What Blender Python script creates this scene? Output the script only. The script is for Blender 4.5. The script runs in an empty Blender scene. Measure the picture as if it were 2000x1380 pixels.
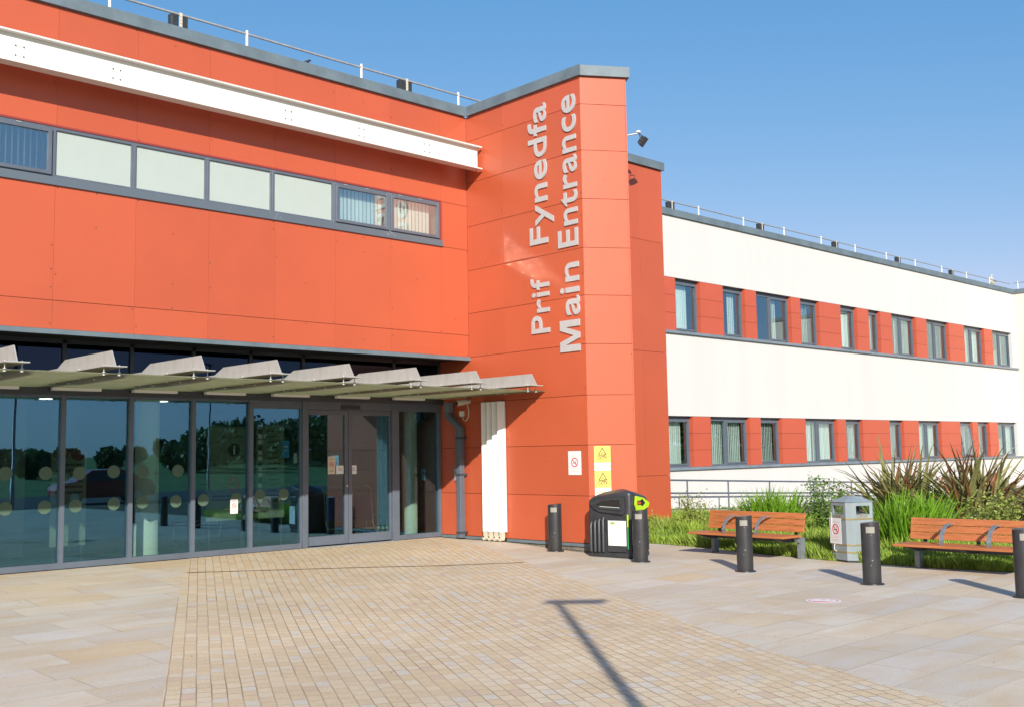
import bpy, math, random
import numpy as np
from mathutils import Vector, Matrix
random.seed(7)
SC = bpy.context.scene
COL = SC.collection
R = math.radians

# ------------------------------------------------------------------ camera
EYE = 1.6
cd = bpy.data.cameras.new('camera'); cam = bpy.data.objects.new('camera', cd); COL.objects.link(cam)
cd.sensor_width = 36.0; cd.lens = 36.0 * 2059.1 / 2000.0; cd.clip_end = 3000; cd.clip_start = 0.05
_p, _r, _y = R(5.41922), R(-0.98562), R(46.43956)
_d = Vector((math.cos(_p)*math.cos(_y), math.cos(_p)*math.sin(_y), math.sin(_p)))
_rt = Vector((math.sin(_y), -math.cos(_y), 0)); _u = _rt.cross(_d)
_r2 = math.cos(_r)*_rt + math.sin(_r)*_u; _u2 = -math.sin(_r)*_rt + math.cos(_r)*_u
_m = Matrix((( _r2.x, _u2.x, -_d.x, 0), (_r2.y, _u2.y, -_d.y, 0), (_r2.z, _u2.z, -_d.z, EYE), (0, 0, 0, 1)))
cam.matrix_world = _m
SC.camera = cam

# ------------------------------------------------------------------ light
SUN_AZ, SUN_EL = 230.3, 25.0            # where the sun stands
w = bpy.data.worlds.new('World'); SC.world = w; w.use_nodes = True
nt = w.node_tree; bg = nt.nodes['Background']
sky = nt.nodes.new('ShaderNodeTexSky'); sky.sky_type = 'NISHITA'; sky.sun_disc = False
sky.sun_elevation = R(SUN_EL); sky.sun_rotation = R(90 - SUN_AZ); sky.altitude = 0
sky.air_density = 0.88; sky.dust_density = 0.5; sky.ozone_density = 5.0
# the sky's own colour: deeper blue overhead, paler and less cyan towards the horizon
sp = nt.nodes.new('ShaderNodeSeparateColor'); cb = nt.nodes.new('ShaderNodeCombineColor'); nt.links.new(sky.outputs[0], sp.inputs[0]); _o = []
for i_, (ref_, ex_, out_) in enumerate(((1.065, 1.36, .94), (2.15, .68, 2.30), (4.43, .42, 4.35))):
    dv = nt.nodes.new('ShaderNodeMath'); dv.operation = 'DIVIDE'; dv.inputs[1].default_value = ref_; nt.links.new(sp.outputs[i_], dv.inputs[0])
    pw_ = nt.nodes.new('ShaderNodeMath'); pw_.operation = 'POWER'; pw_.inputs[1].default_value = ex_; nt.links.new(dv.outputs[0], pw_.inputs[0])
    ml_ = nt.nodes.new('ShaderNodeMath'); ml_.operation = 'MULTIPLY'; ml_.inputs[1].default_value = out_; nt.links.new(pw_.outputs[0], ml_.inputs[0]); _o.append(ml_)
mn_ = nt.nodes.new('ShaderNodeMath'); mn_.operation = 'MINIMUM'; nt.links.new(_o[0].outputs[0], mn_.inputs[0]); nt.links.new(_o[1].outputs[0], mn_.inputs[1])
for i_, q_ in enumerate((mn_, _o[1], _o[2])): nt.links.new(q_.outputs[0], cb.inputs[i_])
nt.links.new(cb.outputs[0], bg.inputs[0]); bg.inputs[1].default_value = 0.127
sl = bpy.data.lights.new('sun', 'SUN'); so = bpy.data.objects.new('sun', sl); COL.objects.link(so)
sl.energy = 5.0; sl.angle = R(0.53); sl.color = (1.0, 0.95, 0.87)
sd = Vector((math.cos(R(SUN_AZ))*math.cos(R(SUN_EL)), math.sin(R(SUN_AZ))*math.cos(R(SUN_EL)), math.sin(R(SUN_EL))))
so.rotation_euler = sd.to_track_quat('Z', 'Y').to_euler(); so.location = (-20, -25, 30)
vs = SC.view_settings; vs.view_transform = 'Standard'; vs.look = 'None'; vs.exposure = 0.40; vs.gamma = 1.0
SC.cycles.max_bounces = 10; SC.cycles.blur_glossy = 0.12; SC.cycles.sample_clamp_indirect = 0; SC.cycles.transparent_max_bounces = 16

# ------------------------------------------------------------------ helpers
ORG = {}
def tag(o, label=None, cat=None, group=None, kind=None):
    if label: o['label'] = label
    if cat: o['category'] = cat
    if group: o['group'] = group
    if kind: o['kind'] = kind
    return o
def thing(name, label, cat, loc=(0, 0, 0), rz=0.0, group=None, world=False):
    """Empty at the base; world=True: parts are modelled in world coordinates."""
    o = bpy.data.objects.new(name, None); COL.objects.link(o); o.empty_display_size = 0.2
    o.location = loc; o.rotation_euler = (0, 0, rz)
    ORG[o.name] = Vector(loc) if world else Vector((0, 0, 0))
    return tag(o, label, cat, group)

class MB:
    def __init__(s): s.v = []; s.f = []; s.m = []; s.smooth = []
    def add(s, vs, fs, m=0, sm=False):
        b = len(s.v); s.v += [tuple(v) for v in vs]
        for f in fs: s.f.append([b + i for i in f]); s.m.append(m); s.smooth.append(sm)
        return s
    def box(s, x0, x1, y0, y1, z0, z1, m=0):
        if x0 > x1: x0, x1 = x1, x0
        if y0 > y1: y0, y1 = y1, y0
        if z0 > z1: z0, z1 = z1, z0
        return s.add([(x0,y0,z0),(x1,y0,z0),(x1,y1,z0),(x0,y1,z0),(x0,y0,z1),(x1,y0,z1),(x1,y1,z1),(x0,y1,z1)],
                     [(3,2,1,0),(4,5,6,7),(0,1,5,4),(1,2,6,5),(2,3,7,6),(3,0,4,7)], m)
    def obox(s, o, ax, ay, az, m=0):
        """box from corner o along three edge vectors"""
        o, ax, ay, az = map(Vector, (o, ax, ay, az))
        if ax.cross(ay).dot(az) < 0: ax, ay = ay, ax
        P = [o, o+ax, o+ax+ay, o+ay]; P += [p+az for p in P]
        return s.add(P, [(3,2,1,0),(4,5,6,7),(0,1,5,4),(1,2,6,5),(2,3,7,6),(3,0,4,7)], m)
    def prism(s, poly, ext, m=0, sm=False):
        """3D polygon extruded by vector"""
        n = len(poly); P = [Vector(p) for p in poly]; E = Vector(ext)
        nr = Vector((0,0,0))
        for i in range(n): nr += P[i].cross(P[(i+1) % n])
        if nr.dot(E) < 0: P = P[::-1]
        Q = P + [p + E for p in P]
        s.add(Q, [tuple(range(n))[::-1], tuple(range(n, 2*n))], m)
        return s.add(Q, [(i, (i+1) % n, n+(i+1) % n, n+i) for i in range(n)], m, sm)
    def tube(s, pts, r, n=8, m=0, caps=True):
        pts = [Vector(p) for p in pts]; k = len(pts); rs = r if isinstance(r, (list, tuple)) else [r]*k
        V = []; prev = None
        for i, p in enumerate(pts):
            t = (pts[min(i+1, k-1)] - pts[max(i-1, 0)]).normalized()
            a = prev if prev is not None else (Vector((0,0,1)) if abs(t.z) < .9 else Vector((1,0,0)))
            a = (a - t*a.dot(t)).normalized(); prev = a; b = t.cross(a)
            for j in range(n):
                th = 2*math.pi*j/n; V.append(p + (a*math.cos(th) + b*math.sin(th))*rs[i])
        F = [(i*n+j, i*n+(j+1) % n, (i+1)*n+(j+1) % n, (i+1)*n+j) for i in range(k-1) for j in range(n)]
        s.add(V, F, m, True)
        if caps: s.add(V[:n], [tuple(range(n))[::-1]], m); s.add(V[-n:], [tuple(range(n))], m)
        return s
    def lathe(s, prof, c=(0,0,0), n=24, m=0, sx=1.0, sy=1.0, caps=True):
        V = [(c[0]+r*sx*math.cos(2*math.pi*j/n), c[1]+r*sy*math.sin(2*math.pi*j/n), c[2]+z) for r, z in prof for j in range(n)]
        k = len(prof)
        F = [(i*n+j, i*n+(j+1) % n, (i+1)*n+(j+1) % n, (i+1)*n+j) for i in range(k-1) for j in range(n)]
        s.add(V, F, m, True)
        if caps: s.add(V[:n], [tuple(range(n))[::-1]], m); s.add(V[-n:], [tuple(range(n))], m)
        return s
    def disc(s, c, nrm, r, t=.004, n=20, m=0):
        c = Vector(c); nrm = Vector(nrm).normalized()
        return s.tube([c, c+nrm*t], r, n, m)
    def ring(s, c, nrm, r0, r1, t=.004, n=28, m=0):
        c = Vector(c); nrm = Vector(nrm).normalized()
        a = Vector((0,0,1)) if abs(nrm.z) < .9 else Vector((1,0,0)); a = (a-nrm*a.dot(nrm)).normalized(); b = nrm.cross(a)
        V = []
        for r, h in ((r0,0),(r1,0),(r1,t),(r0,t)):
            V += [c+nrm*h+(a*math.cos(2*math.pi*j/n)+b*math.sin(2*math.pi*j/n))*r for j in range(n)]
        F = [(q*n+j, q*n+(j+1) % n, ((q+1) % 4)*n+(j+1) % n, ((q+1) % 4)*n+j) for q in range(4) for j in range(n)]
        return s.add(V, F, m)
    def build(s, name, mats, parent=None, origin=None, bevel=0.0, seg=2):
        if not isinstance(mats, (list, tuple)): mats = [mats]
        A = np.array(s.v, dtype=float)
        if origin is None:
            lo, hi = A.min(0), A.max(0); origin = ((lo[0]+hi[0])/2, (lo[1]+hi[1])/2, lo[2])
        O = Vector(origin)
        me = bpy.data.meshes.new(name); me.from_pydata([tuple(v) for v in (A - np.array(origin))], [], s.f); me.update()
        for mm in mats: me.materials.append(mm)
        me.polygons.foreach_set('material_index', s.m); me.polygons.foreach_set('use_smooth', s.smooth)
        o = bpy.data.objects.new(name, me); COL.objects.link(o); ORG[o.name] = O
        if parent is not None: o.parent = parent; o.location = O - ORG[parent.name]
        else: o.location = O
        if bevel > 0:
            b = o.modifiers.new('bevel', 'BEVEL'); b.width = bevel; b.segments = seg; b.limit_method = 'ANGLE'; b.angle_limit = R(40)
        return o
def children(o): return [c for c in bpy.data.objects if c.parent == o]
def copy_tree(o, parent=None):
    c = o.copy(); COL.objects.link(c); c.parent = parent; ORG[c.name] = ORG[o.name]
    for ch in children(o): copy_tree(ch, c)
    return c
def np_mesh(name, V, F, mats, parent=None, origin=(0,0,0), smooth=False, midx=None):
    """F: (n,3) or (n,4) array"""
    V = np.asarray(V, dtype=np.float32) - np.asarray(origin, dtype=np.float32); F = np.asarray(F, dtype=np.int32)
    me = bpy.data.meshes.new(name); k = F.shape[1]
    me.vertices.add(len(V)); me.vertices.foreach_set('co', V.ravel())
    me.loops.add(F.size); me.loops.foreach_set('vertex_index', F.ravel())
    me.polygons.add(len(F)); me.polygons.foreach_set('loop_start', np.arange(0, F.size, k, dtype=np.int32))
    if midx is not None: me.polygons.foreach_set('material_index', midx)
    me.polygons.foreach_set('use_smooth', [smooth]*len(F))
    me.update(calc_edges=True); me.validate()
    for m in (mats if isinstance(mats, (list, tuple)) else [mats]): me.materials.append(m)
    o = bpy.data.objects.new(name, me); COL.objects.link(o); ORG[o.name] = Vector(origin)
    if parent is not None: o.parent = parent; o.location = Vector(origin) - ORG[parent.name]
    else: o.location = origin
    return o

# ------------------------------------------------------------------ materials
def N(nt, t, **k):
    n = nt.nodes.new(t)
    for a, b in k.items(): setattr(n, a, b)
    return n
def mat(name, col, rough=.5, metal=0.0, var=0.0, scale=3.0, bump=0.0, bscale=40.0, island=0.0, spec=.5, stretch=None, tint=None, coat=0.0):
    if max(col) > .2: col = tuple(c*.88 for c in col); tint = tuple(c*.88 for c in tint) if tint else None
    m = bpy.data.materials.new(name); m.use_nodes = True; nt = m.node_tree; L = nt.links.new
    p = nt.nodes['Principled BSDF']; p.inputs['Roughness'].default_value = rough; p.inputs['Metallic'].default_value = metal
    p.inputs['Specular IOR Level'].default_value = spec; p.inputs['Base Color'].default_value = (*col, 1)
    if coat: p.inputs['Coat Weight'].default_value = coat; p.inputs['Coat Roughness'].default_value = .25
    tc = N(nt, 'ShaderNodeTexCoord'); src = tc.outputs['Object']
    if stretch:
        mp = N(nt, 'ShaderNodeMapping'); mp.inputs['Scale'].default_value = stretch; L(src, mp.inputs[0]); src = mp.outputs[0]
    cur = None
    if var > 0:
        nz = N(nt, 'ShaderNodeTexNoise'); nz.inputs['Scale'].default_value = scale; nz.inputs['Detail'].default_value = 6; nz.inputs['Roughness'].default_value = .6
        L(src, nz.inputs['Vector'])
        mr = N(nt, 'ShaderNodeMapRange'); mr.inputs['From Min'].default_value = .3; mr.inputs['From Max'].default_value = .7; L(nz.outputs[0], mr.inputs[0])
        mx = N(nt, 'ShaderNodeMix', data_type='RGBA')
        c2 = tint if tint else tuple(c*(1-var) for c in col); c1 = col if tint else tuple(min(1, c*(1+var*.6)) for c in col)
        mx.inputs['A'].default_value = (*c1, 1); mx.inputs['B'].default_value = (*c2, 1)
        if tint: mr.inputs['To Max'].default_value = var
        L(mr.outputs[0], mx.inputs['Factor']); cur = mx.outputs['Result']
    if island > 0:
        g = N(nt, 'ShaderNodeNewGeometry'); hs = N(nt, 'ShaderNodeHueSaturation')
        mr = N(nt, 'ShaderNodeMapRange'); mr.inputs['To Min'].default_value = 1-island; mr.inputs['To Max'].default_value = 1+island
        L(g.outputs['Random Per Island'], mr.inputs[0]); L(mr.outputs[0], hs.inputs['Value'])
        if cur: L(cur, hs.inputs['Color'])
        else: hs.inputs['Color'].default_value = (*col, 1)
        cur = hs.outputs[0]
    if cur: L(cur, p.inputs['Base Color'])
    if bump > 0:
        nz = N(nt, 'ShaderNodeTexNoise'); nz.inputs['Scale'].default_value = bscale; nz.inputs['Detail'].default_value = 4; L(src, nz.inputs['Vector'])
        b = N(nt, 'ShaderNodeBump'); b.inputs['Strength'].default_value = bump; b.inputs['Distance'].default_value = .02
        L(nz.outputs[0], b.inputs['Height']); L(b.outputs[0], p.inputs['Normal'])
    return m
def glass(name, tint=(.8,.9,.85), base=.2, wavy=.0, gl=(1,1,1), wscale=1.2, rough=.0):
    m = bpy.data.materials.new(name); m.use_nodes = True; nt = m.node_tree; L = nt.links.new
    nt.nodes.remove(nt.nodes['Principled BSDF']); out = nt.nodes['Material Output']
    tr = N(nt, 'ShaderNodeBsdfTransparent'); tr.inputs[0].default_value = (*tint, 1)
    g = N(nt, 'ShaderNodeBsdfGlossy'); g.inputs['Roughness'].default_value = rough; g.inputs['Color'].default_value = (*gl, 1)
    ge = N(nt, 'ShaderNodeNewGeometry'); dt = N(nt, 'ShaderNodeVectorMath', operation='DOT_PRODUCT'); L(ge.outputs['Incoming'], dt.inputs[0]); L(ge.outputs['Normal'], dt.inputs[1])
    ab = N(nt, 'ShaderNodeMath', operation='ABSOLUTE'); L(dt.outputs['Value'], ab.inputs[0])
    sb_ = N(nt, 'ShaderNodeMath', operation='SUBTRACT'); sb_.inputs[0].default_value = 1; L(ab.outputs[0], sb_.inputs[1])
    pw = N(nt, 'ShaderNodeMath', operation='POWER'); L(sb_.outputs[0], pw.inputs[0]); pw.inputs[1].default_value = 4
    mr = N(nt, 'ShaderNodeMapRange'); mr.inputs['To Min'].default_value = base; mr.inputs['To Max'].default_value = 1.0
    L(pw.outputs[0], mr.inputs[0]); ms = N(nt, 'ShaderNodeMixShader')
    L(mr.outputs[0], ms.inputs[0]); L(tr.outputs[0], ms.inputs[1]); L(g.outputs[0], ms.inputs[2]); L(ms.outputs[0], out.inputs[0])
    if wavy > 0:
        tc = N(nt, 'ShaderNodeTexCoord'); nz = N(nt, 'ShaderNodeTexNoise'); nz.inputs['Scale'].default_value = wscale; nz.inputs['Detail'].default_value = 1
        L(tc.outputs['Object'], nz.inputs['Vector']); b = N(nt, 'ShaderNodeBump'); b.inputs['Strength'].default_value = wavy; b.inputs['Distance'].default_value = .05
        L(nz.outputs[0], b.inputs['Height']); L(b.outputs[0], g.inputs['Normal'])
    return m
def translucent(name, col, trans=.5, rough=.6, var=.2, scale=3, island=.0, gloss=.0, clear=0.0):
    """leaf / frosted sheet: diffuse + translucent (+ a little clear see-through)"""
    m = mat(name, col, rough, var=var, scale=scale, island=island); nt = m.node_tree; L = nt.links.new
    p = nt.nodes['Principled BSDF']; out = nt.nodes['Material Output']; t = N(nt, 'ShaderNodeBsdfTranslucent')
    if p.inputs['Base Color'].is_linked: L(p.inputs['Base Color'].links[0].from_socket, t.inputs[0])
    else: t.inputs[0].default_value = (*col, 1)
    ms = N(nt, 'ShaderNodeMixShader'); ms.inputs[0].default_value = trans; L(p.outputs[0], ms.inputs[1]); L(t.outputs[0], ms.inputs[2]); last = ms
    if clear:
        tr = N(nt, 'ShaderNodeBsdfTransparent'); m2 = N(nt, 'ShaderNodeMixShader'); m2.inputs[0].default_value = clear
        L(ms.outputs[0], m2.inputs[1]); L(tr.outputs[0], m2.inputs[2]); last = m2
    L(last.outputs[0], out.inputs[0]); return m
def paving(name, stops, bw, rh, rot, mortar, msize, mcol, bump=.4, wobble=.01, offset=.5, nscale=2.2, stain=.25):
    m = bpy.data.materials.new(name); m.use_nodes = True; nt = m.node_tree; L = nt.links.new
    p = nt.nodes['Principled BSDF']; p.inputs['Roughness'].default_value = .82; p.inputs['Specular IOR Level'].default_value = .3
    tc = N(nt, 'ShaderNodeTexCoord'); mp = N(nt, 'ShaderNodeMapping'); mp.inputs['Rotation'].default_value = (0, 0, rot); L(tc.outputs['Object'], mp.inputs[0])
    nz = N(nt, 'ShaderNodeTexNoise'); nz.inputs['Scale'].default_value = 1.7; nz.inputs['Detail'].default_value = 3; L(mp.outputs[0], nz.inputs['Vector'])
    va = N(nt, 'ShaderNodeVectorMath', operation='SUBTRACT'); L(nz.outputs['Color'], va.inputs[0]); va.inputs[1].default_value = (.5,.5,.5)
    vb = N(nt, 'ShaderNodeVectorMath', operation='SCALE'); L(va.outputs[0], vb.inputs[0]); vb.inputs['Scale'].default_value = wobble
    vc = N(nt, 'ShaderNodeVectorMath', operation='ADD'); L(mp.outputs[0], vc.inputs[0]); L(vb.outputs[0], vc.inputs[1])
    br = N(nt, 'ShaderNodeTexBrick'); L(vc.outputs[0], br.inputs['Vector'])
    br.offset = offset; br.offset_frequency = 2; br.squash = 1.25; br.squash_frequency = 3
    br.inputs['Color1'].default_value = (0,0,0,1); br.inputs['Color2'].default_value = (1,1,1,1); br.inputs['Mortar'].default_value = (.5,.5,.5,1)
    br.inputs['Scale'].default_value = 1; br.inputs['Mortar Size'].default_value = msize; br.inputs['Mortar Smooth'].default_value = .3
    br.inputs['Brick Width'].default_value = bw; br.inputs['Row Height'].default_value = rh
    rp = N(nt, 'ShaderNodeValToRGB'); cr = rp.color_ramp; cr.interpolation = 'CONSTANT'
    while len(cr.elements) < len(stops): cr.elements.new(.5)
    for e, (pos, c) in zip(cr.elements, stops): e.position = pos; e.color = (*c, 1)
    L(br.outputs['Color'], rp.inputs[0])
    # soft mineral banding inside each stone
    mp2 = N(nt, 'ShaderNodeMapping'); mp2.inputs['Scale'].default_value = (nscale, nscale*2.6, nscale); L(mp.outputs[0], mp2.inputs[0])
    n2 = N(nt, 'ShaderNodeTexNoise'); n2.inputs['Scale'].default_value = 1; n2.inputs['Detail'].default_value = 8; n2.inputs['Roughness'].default_value = .62; n2.inputs['Distortion'].default_value = .8
    cm = N(nt, 'ShaderNodeVectorMath', operation='ADD'); L(mp2.outputs[0], cm.inputs[0])
    sc_ = N(nt, 'ShaderNodeVectorMath', operation='SCALE'); L(br.outputs['Color'], sc_.inputs[0]); sc_.inputs['Scale'].default_value = 9; L(sc_.outputs[0], cm.inputs[1]); L(cm.outputs[0], n2.inputs['Vector'])
    mr = N(nt, 'ShaderNodeMapRange'); mr.inputs['From Min'].default_value = .35; mr.inputs['From Max'].default_value = .72; mr.inputs['To Max'].default_value = stain*2; L(n2.outputs[0], mr.inputs[0])
    mx = N(nt, 'ShaderNodeMix', data_type='RGBA'); L(mr.outputs[0], mx.inputs['Factor']); L(rp.outputs[0], mx.inputs['A']); mx.inputs['B'].default_value = (.60,.43,.24,1)
    n3 = N(nt, 'ShaderNodeTexNoise'); n3.inputs['Scale'].default_value = 55; n3.inputs['Detail'].default_value = 5; L(tc.outputs['Object'], n3.inputs['Vector'])
    n4 = N(nt, 'ShaderNodeTexNoise'); n4.inputs['Scale'].default_value = .5; n4.inputs['Detail'].default_value = 4; L(tc.outputs['Object'], n4.inputs['Vector'])
    ad = N(nt, 'ShaderNodeMath', operation='ADD'); L(n3.outputs[0], ad.inputs[0]); L(n4.outputs[0], ad.inputs[1])
    mv = N(nt, 'ShaderNodeMapRange'); mv.inputs['From Min'].default_value = .6; mv.inputs['From Max'].default_value = 1.4; mv.inputs['To Min'].default_value = .73; mv.inputs['To Max'].default_value = .98; L(ad.outputs[0], mv.inputs[0])
    hs = N(nt, 'ShaderNodeHueSaturation'); L(mx.outputs['Result'], hs.inputs['Color']); L(mv.outputs[0], hs.inputs['Value'])
    mm = N(nt, 'ShaderNodeMix', data_type='RGBA'); L(hs.outputs[0], mm.inputs['A']); mm.inputs['B'].default_value = (*mcol, 1)
    # joints filled here and there so they are not drawn evenly
    n5 = N(nt, 'ShaderNodeTexNoise'); n5.inputs['Scale'].default_value = 1.6; L(tc.outputs['Object'], n5.inputs['Vector'])
    m5 = N(nt, 'ShaderNodeMapRange'); m5.inputs['From Min'].default_value = .35; m5.inputs['From Max'].default_value = .65; m5.inputs['To Min'].default_value = mortar*.35; m5.inputs['To Max'].default_value = mortar; L(n5.outputs[0], m5.inputs[0])
    ml = N(nt, 'ShaderNodeMath', operation='MULTIPLY'); L(br.outputs['Fac'], ml.inputs[0]); L(m5.outputs[0], ml.inputs[1]); L(ml.outputs[0], mm.inputs['Factor'])
    L(mm.outputs['Result'], p.inputs['Base Color'])
    hb = N(nt, 'ShaderNodeMath', operation='MULTIPLY_ADD'); L(br.outputs['Fac'], hb.inputs[0]); hb.inputs[1].default_value = -1.0; L(n3.outputs[0], hb.inputs[2])
    b = N(nt, 'ShaderNodeBump'); b.inputs['Strength'].default_value = bump; b.inputs['Distance'].default_value = .008; L(hb.outputs[0], b.inputs['Height']); L(b.outputs[0], p.inputs['Normal'])
    return m
M = {}
M['red'] = mat('red_cladding', (.52,.101,.040), .42, var=.05, scale=.8, island=.04, bump=.04, bscale=3, coat=.12)
M['red_far'] = mat('red_panel', (.53,.10,.05), .5, var=.06, scale=1.0, island=.03)
M['dark'] = mat('dark_gap', (.035,.02,.018), .9)
M['grey'] = mat('grey_frame', (.10,.12,.15), .4, var=.12, scale=4, spec=.5)
M['greydk'] = mat('dark_grey_frame', (.045,.05,.06), .45, var=.1, scale=4)
M['coping'] = mat('grey_coping', (.145,.19,.215), .5, metal=.0, var=.22, scale=2.5, bump=.05, bscale=8)
M['zinc'] = mat('zinc_sill', (.20,.25,.29), .5, var=.2, scale=3)
M['render'] = mat('white_render', (.65,.638,.61), .9, var=.035, scale=.9, stretch=(1,1,.18), bump=.12, bscale=120)
M['render2'] = mat('cream_render', (.74,.66,.57), .9, var=.03, scale=.9, stretch=(1,1,.2), bump=.12, bscale=120)
M['whitesteel'] = mat('white_steel', (.80,.79,.76), .38, var=.5, scale=2.6, stretch=(.6,1,3), tint=(.70,.66,.56))
M['whitepl'] = mat('white_plastic', (.78,.78,.76), .4, var=.05)
M['cream'] = mat('cream_plastic', (.62,.56,.44), .5, var=.1)
M['galv'] = mat('galvanised_steel', (.52,.52,.50), .45, metal=.25, var=.42, scale=3, stretch=(2,2,.6), tint=(.30,.27,.21), bump=.06, bscale=9)
M['galvl'] = mat('pale_galvanised_tube', (.50,.50,.49), .4, metal=.4, var=.2, scale=6)
M['glass'] = glass('lobby_glass', (.75,.83,.80), .18, wavy=.012, gl=(.30,.70,1))
M['glassw'] = glass('window_glass', (.95,1,.98), .19, wavy=.01, wscale=.8, gl=(.7,.9,1))
M['glasso'] = glass('opening_window_glass', (.95,1,.98), .24, wavy=.0, gl=(.9,.97,1), rough=.042)
M['glasst'] = glass('clerestory_glass', (.30,.38,.45), .045, gl=(.4,.6,.9))
M['frost'] = mat('frosted_pane', (.45,.505,.46), .16, spec=.6, var=.04, scale=2)
M['blind'] = mat('blind_fabric', (.88,.90,.83), .8, island=.06)
M['canopy'] = translucent('canopy_glass', (.50,.52,.36), .80, .25, .15, 3, clear=.05)
M['letter'] = mat('brushed_aluminium_letters', (.47,.46,.455), .5, var=.08, scale=5)
M['black'] = mat('black_plastic', (.034,.035,.038), .42, var=.3, scale=9, bump=.06, bscale=200)
M['boll'] = mat('black_powder_coat', (.030,.029,.031), .33, var=.35, scale=5, bump=.08, bscale=90)
M['lime'] = mat('lime_plastic', (.46,.72,.02), .35, var=.05)
M['green'] = mat('green_plastic', (.04,.33,.08), .4, var=.05)
M['wood'] = mat('orange_stained_timber', (.50,.165,.055), .5, var=.35, scale=5, stretch=(.5,9,9), bump=.10, bscale=12, island=.07)
M['benchleg'] = mat('bench_grey_steel', (.24,.27,.29), .45, metal=.3, var=.3, scale=9)
M['bin'] = mat('pale_blue_grey_bin', (.27,.32,.33), .45, var=.14, scale=4, stretch=(1,1,.3))
M['gold'] = mat('gold_band', (.45,.33,.13), .4, metal=.5, var=.1)
M['paper'] = mat('paper_white', (.78,.78,.76), .6)
M['yellow'] = mat('sign_yellow', (.85,.66,.12), .5)
M['ink'] = mat('sign_black', (.04,.035,.03), .6)
M['softink'] = mat('small_print_grey', (.42,.40,.40), .7)
M['softred'] = mat('small_print_red', (.75,.35,.30), .7)
M['softyel'] = mat('small_print_ochre', (.66,.45,.08), .7)
M['sred'] = mat('sign_red', (.65,.02,.03), .5)
M['blue'] = mat('notice_blue', (.05,.33,.62), .6)
M['posty'] = mat('noticeboard_sage', (.24,.28,.20), .8, var=.08)
M['inwall'] = mat('lobby_wall', (.20,.22,.19), .9, var=.05)
M['inwall2'] = mat('lobby_teal_wall', (.07,.12,.15), .9, var=.05)
M['infloor'] = mat('lobby_floor', (.10,.085,.07), .35, var=.2)
M['inceil'] = mat('lobby_ceiling', (.22,.24,.24), .9)
M['column'] = mat('pale_green_column', (.95,.98,.84), .6, var=.03)
M['dot'] = translucent('frosted_dot', (.17,.27,.19), .50, .6, .0)
M['brickp'] = mat('plinth_brick', (.16,.14,.11), .9, var=.3, scale=9, island=.2)
M['asphalt'] = mat('asphalt', (.05,.05,.052), .85, var=.2, scale=3, bump=.3, bscale=90)
M['drain'] = mat('rusty_drain_slot', (.16,.065,.035), .8, var=.3, scale=12)
M['soil'] = mat('soil', (.10,.085,.045), .95, var=.4, scale=6, bump=.5, bscale=25)
M['verge'] = mat('verge_grass', (.09,.17,.03), .9, var=.4, scale=1.2, bump=.6, bscale=14)
M['reflector'] = mat('light_window_grey', (.30,.285,.24), .3)
M['chrome'] = mat('trolley_metal', (.55,.52,.46), .3, metal=.6)
M['bluecloth'] = mat('trolley_blue', (.02,.03,.20), .7)
M['roof'] = mat('flat_roof', (.2,.2,.2), .9, var=.2)
M['flags'] = paving('sandstone_flags', [(0,(.64,.585,.49)),(.30,(.68,.615,.51)),(.52,(.60,.545,.465)),(.68,(.67,.58,.44)),(.80,(.65,.595,.52)),(.93,(.65,.52,.35)),(.985,(.54,.42,.35))],
                    .92, .56, 0.0, .85, .007, (.33,.27,.18), bump=.25, wobble=.02, offset=.37, nscale=.8, stain=.36)
M['setts'] = paving('sandstone_setts', [(0,(.70,.555,.37)),(.2,(.72,.585,.40)),(.42,(.67,.525,.345)),(.6,(.72,.60,.435)),(.76,(.69,.53,.34)),(.88,(.67,.595,.49)),(.965,(.64,.48,.35))],
                    0.165, 0.112, R(-63), .85, .0058, (.26,.18,.105), bump=.5, wobble=.014, offset=.42, nscale=6.0, stain=.12)
def leafmat(n, c, c2, trans=.35, island=.3): return translucent(n, c, trans, .45, .35, 7, island)
M['phor'] = translucent('flax_leaf', (.30,.29,.11), .25, .35, .5, 5, .45)
M['phor2'] = translucent('bronze_flax_leaf', (.27,.13,.06), .2, .4, .4, 5, .4)
M['croc'] = translucent('sword_leaf', (.27,.50,.04), .45, .4, .25, 4, .3)
M['shrub'] = translucent('shrub_leaf', (.16,.29,.05), .35, .45, .3, 6, .45)
M['shrub2'] = translucent('yellow_green_leaf', (.34,.40,.08), .35, .45, .3, 6, .4)
M['grassb'] = translucent('grass_blade', (.36,.50,.07), .40, .5, .3, 3, .4)
M['treeleaf'] = translucent('tree_leaf', (.07,.12,.025), .2, .6, .4, .3, .5)
M['bark'] = mat('bark', (.09,.065,.045), .9, var=.4, scale=6)
M['redcar'] = mat('red_car_paint', (.35,.02,.02), .25, coat=.8)
M['tyre'] = mat('tyre_rubber', (.02,.02,.02), .8)
M['frame_wood'] = mat('picture_frame', (.10,.07,.05), .5)

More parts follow.
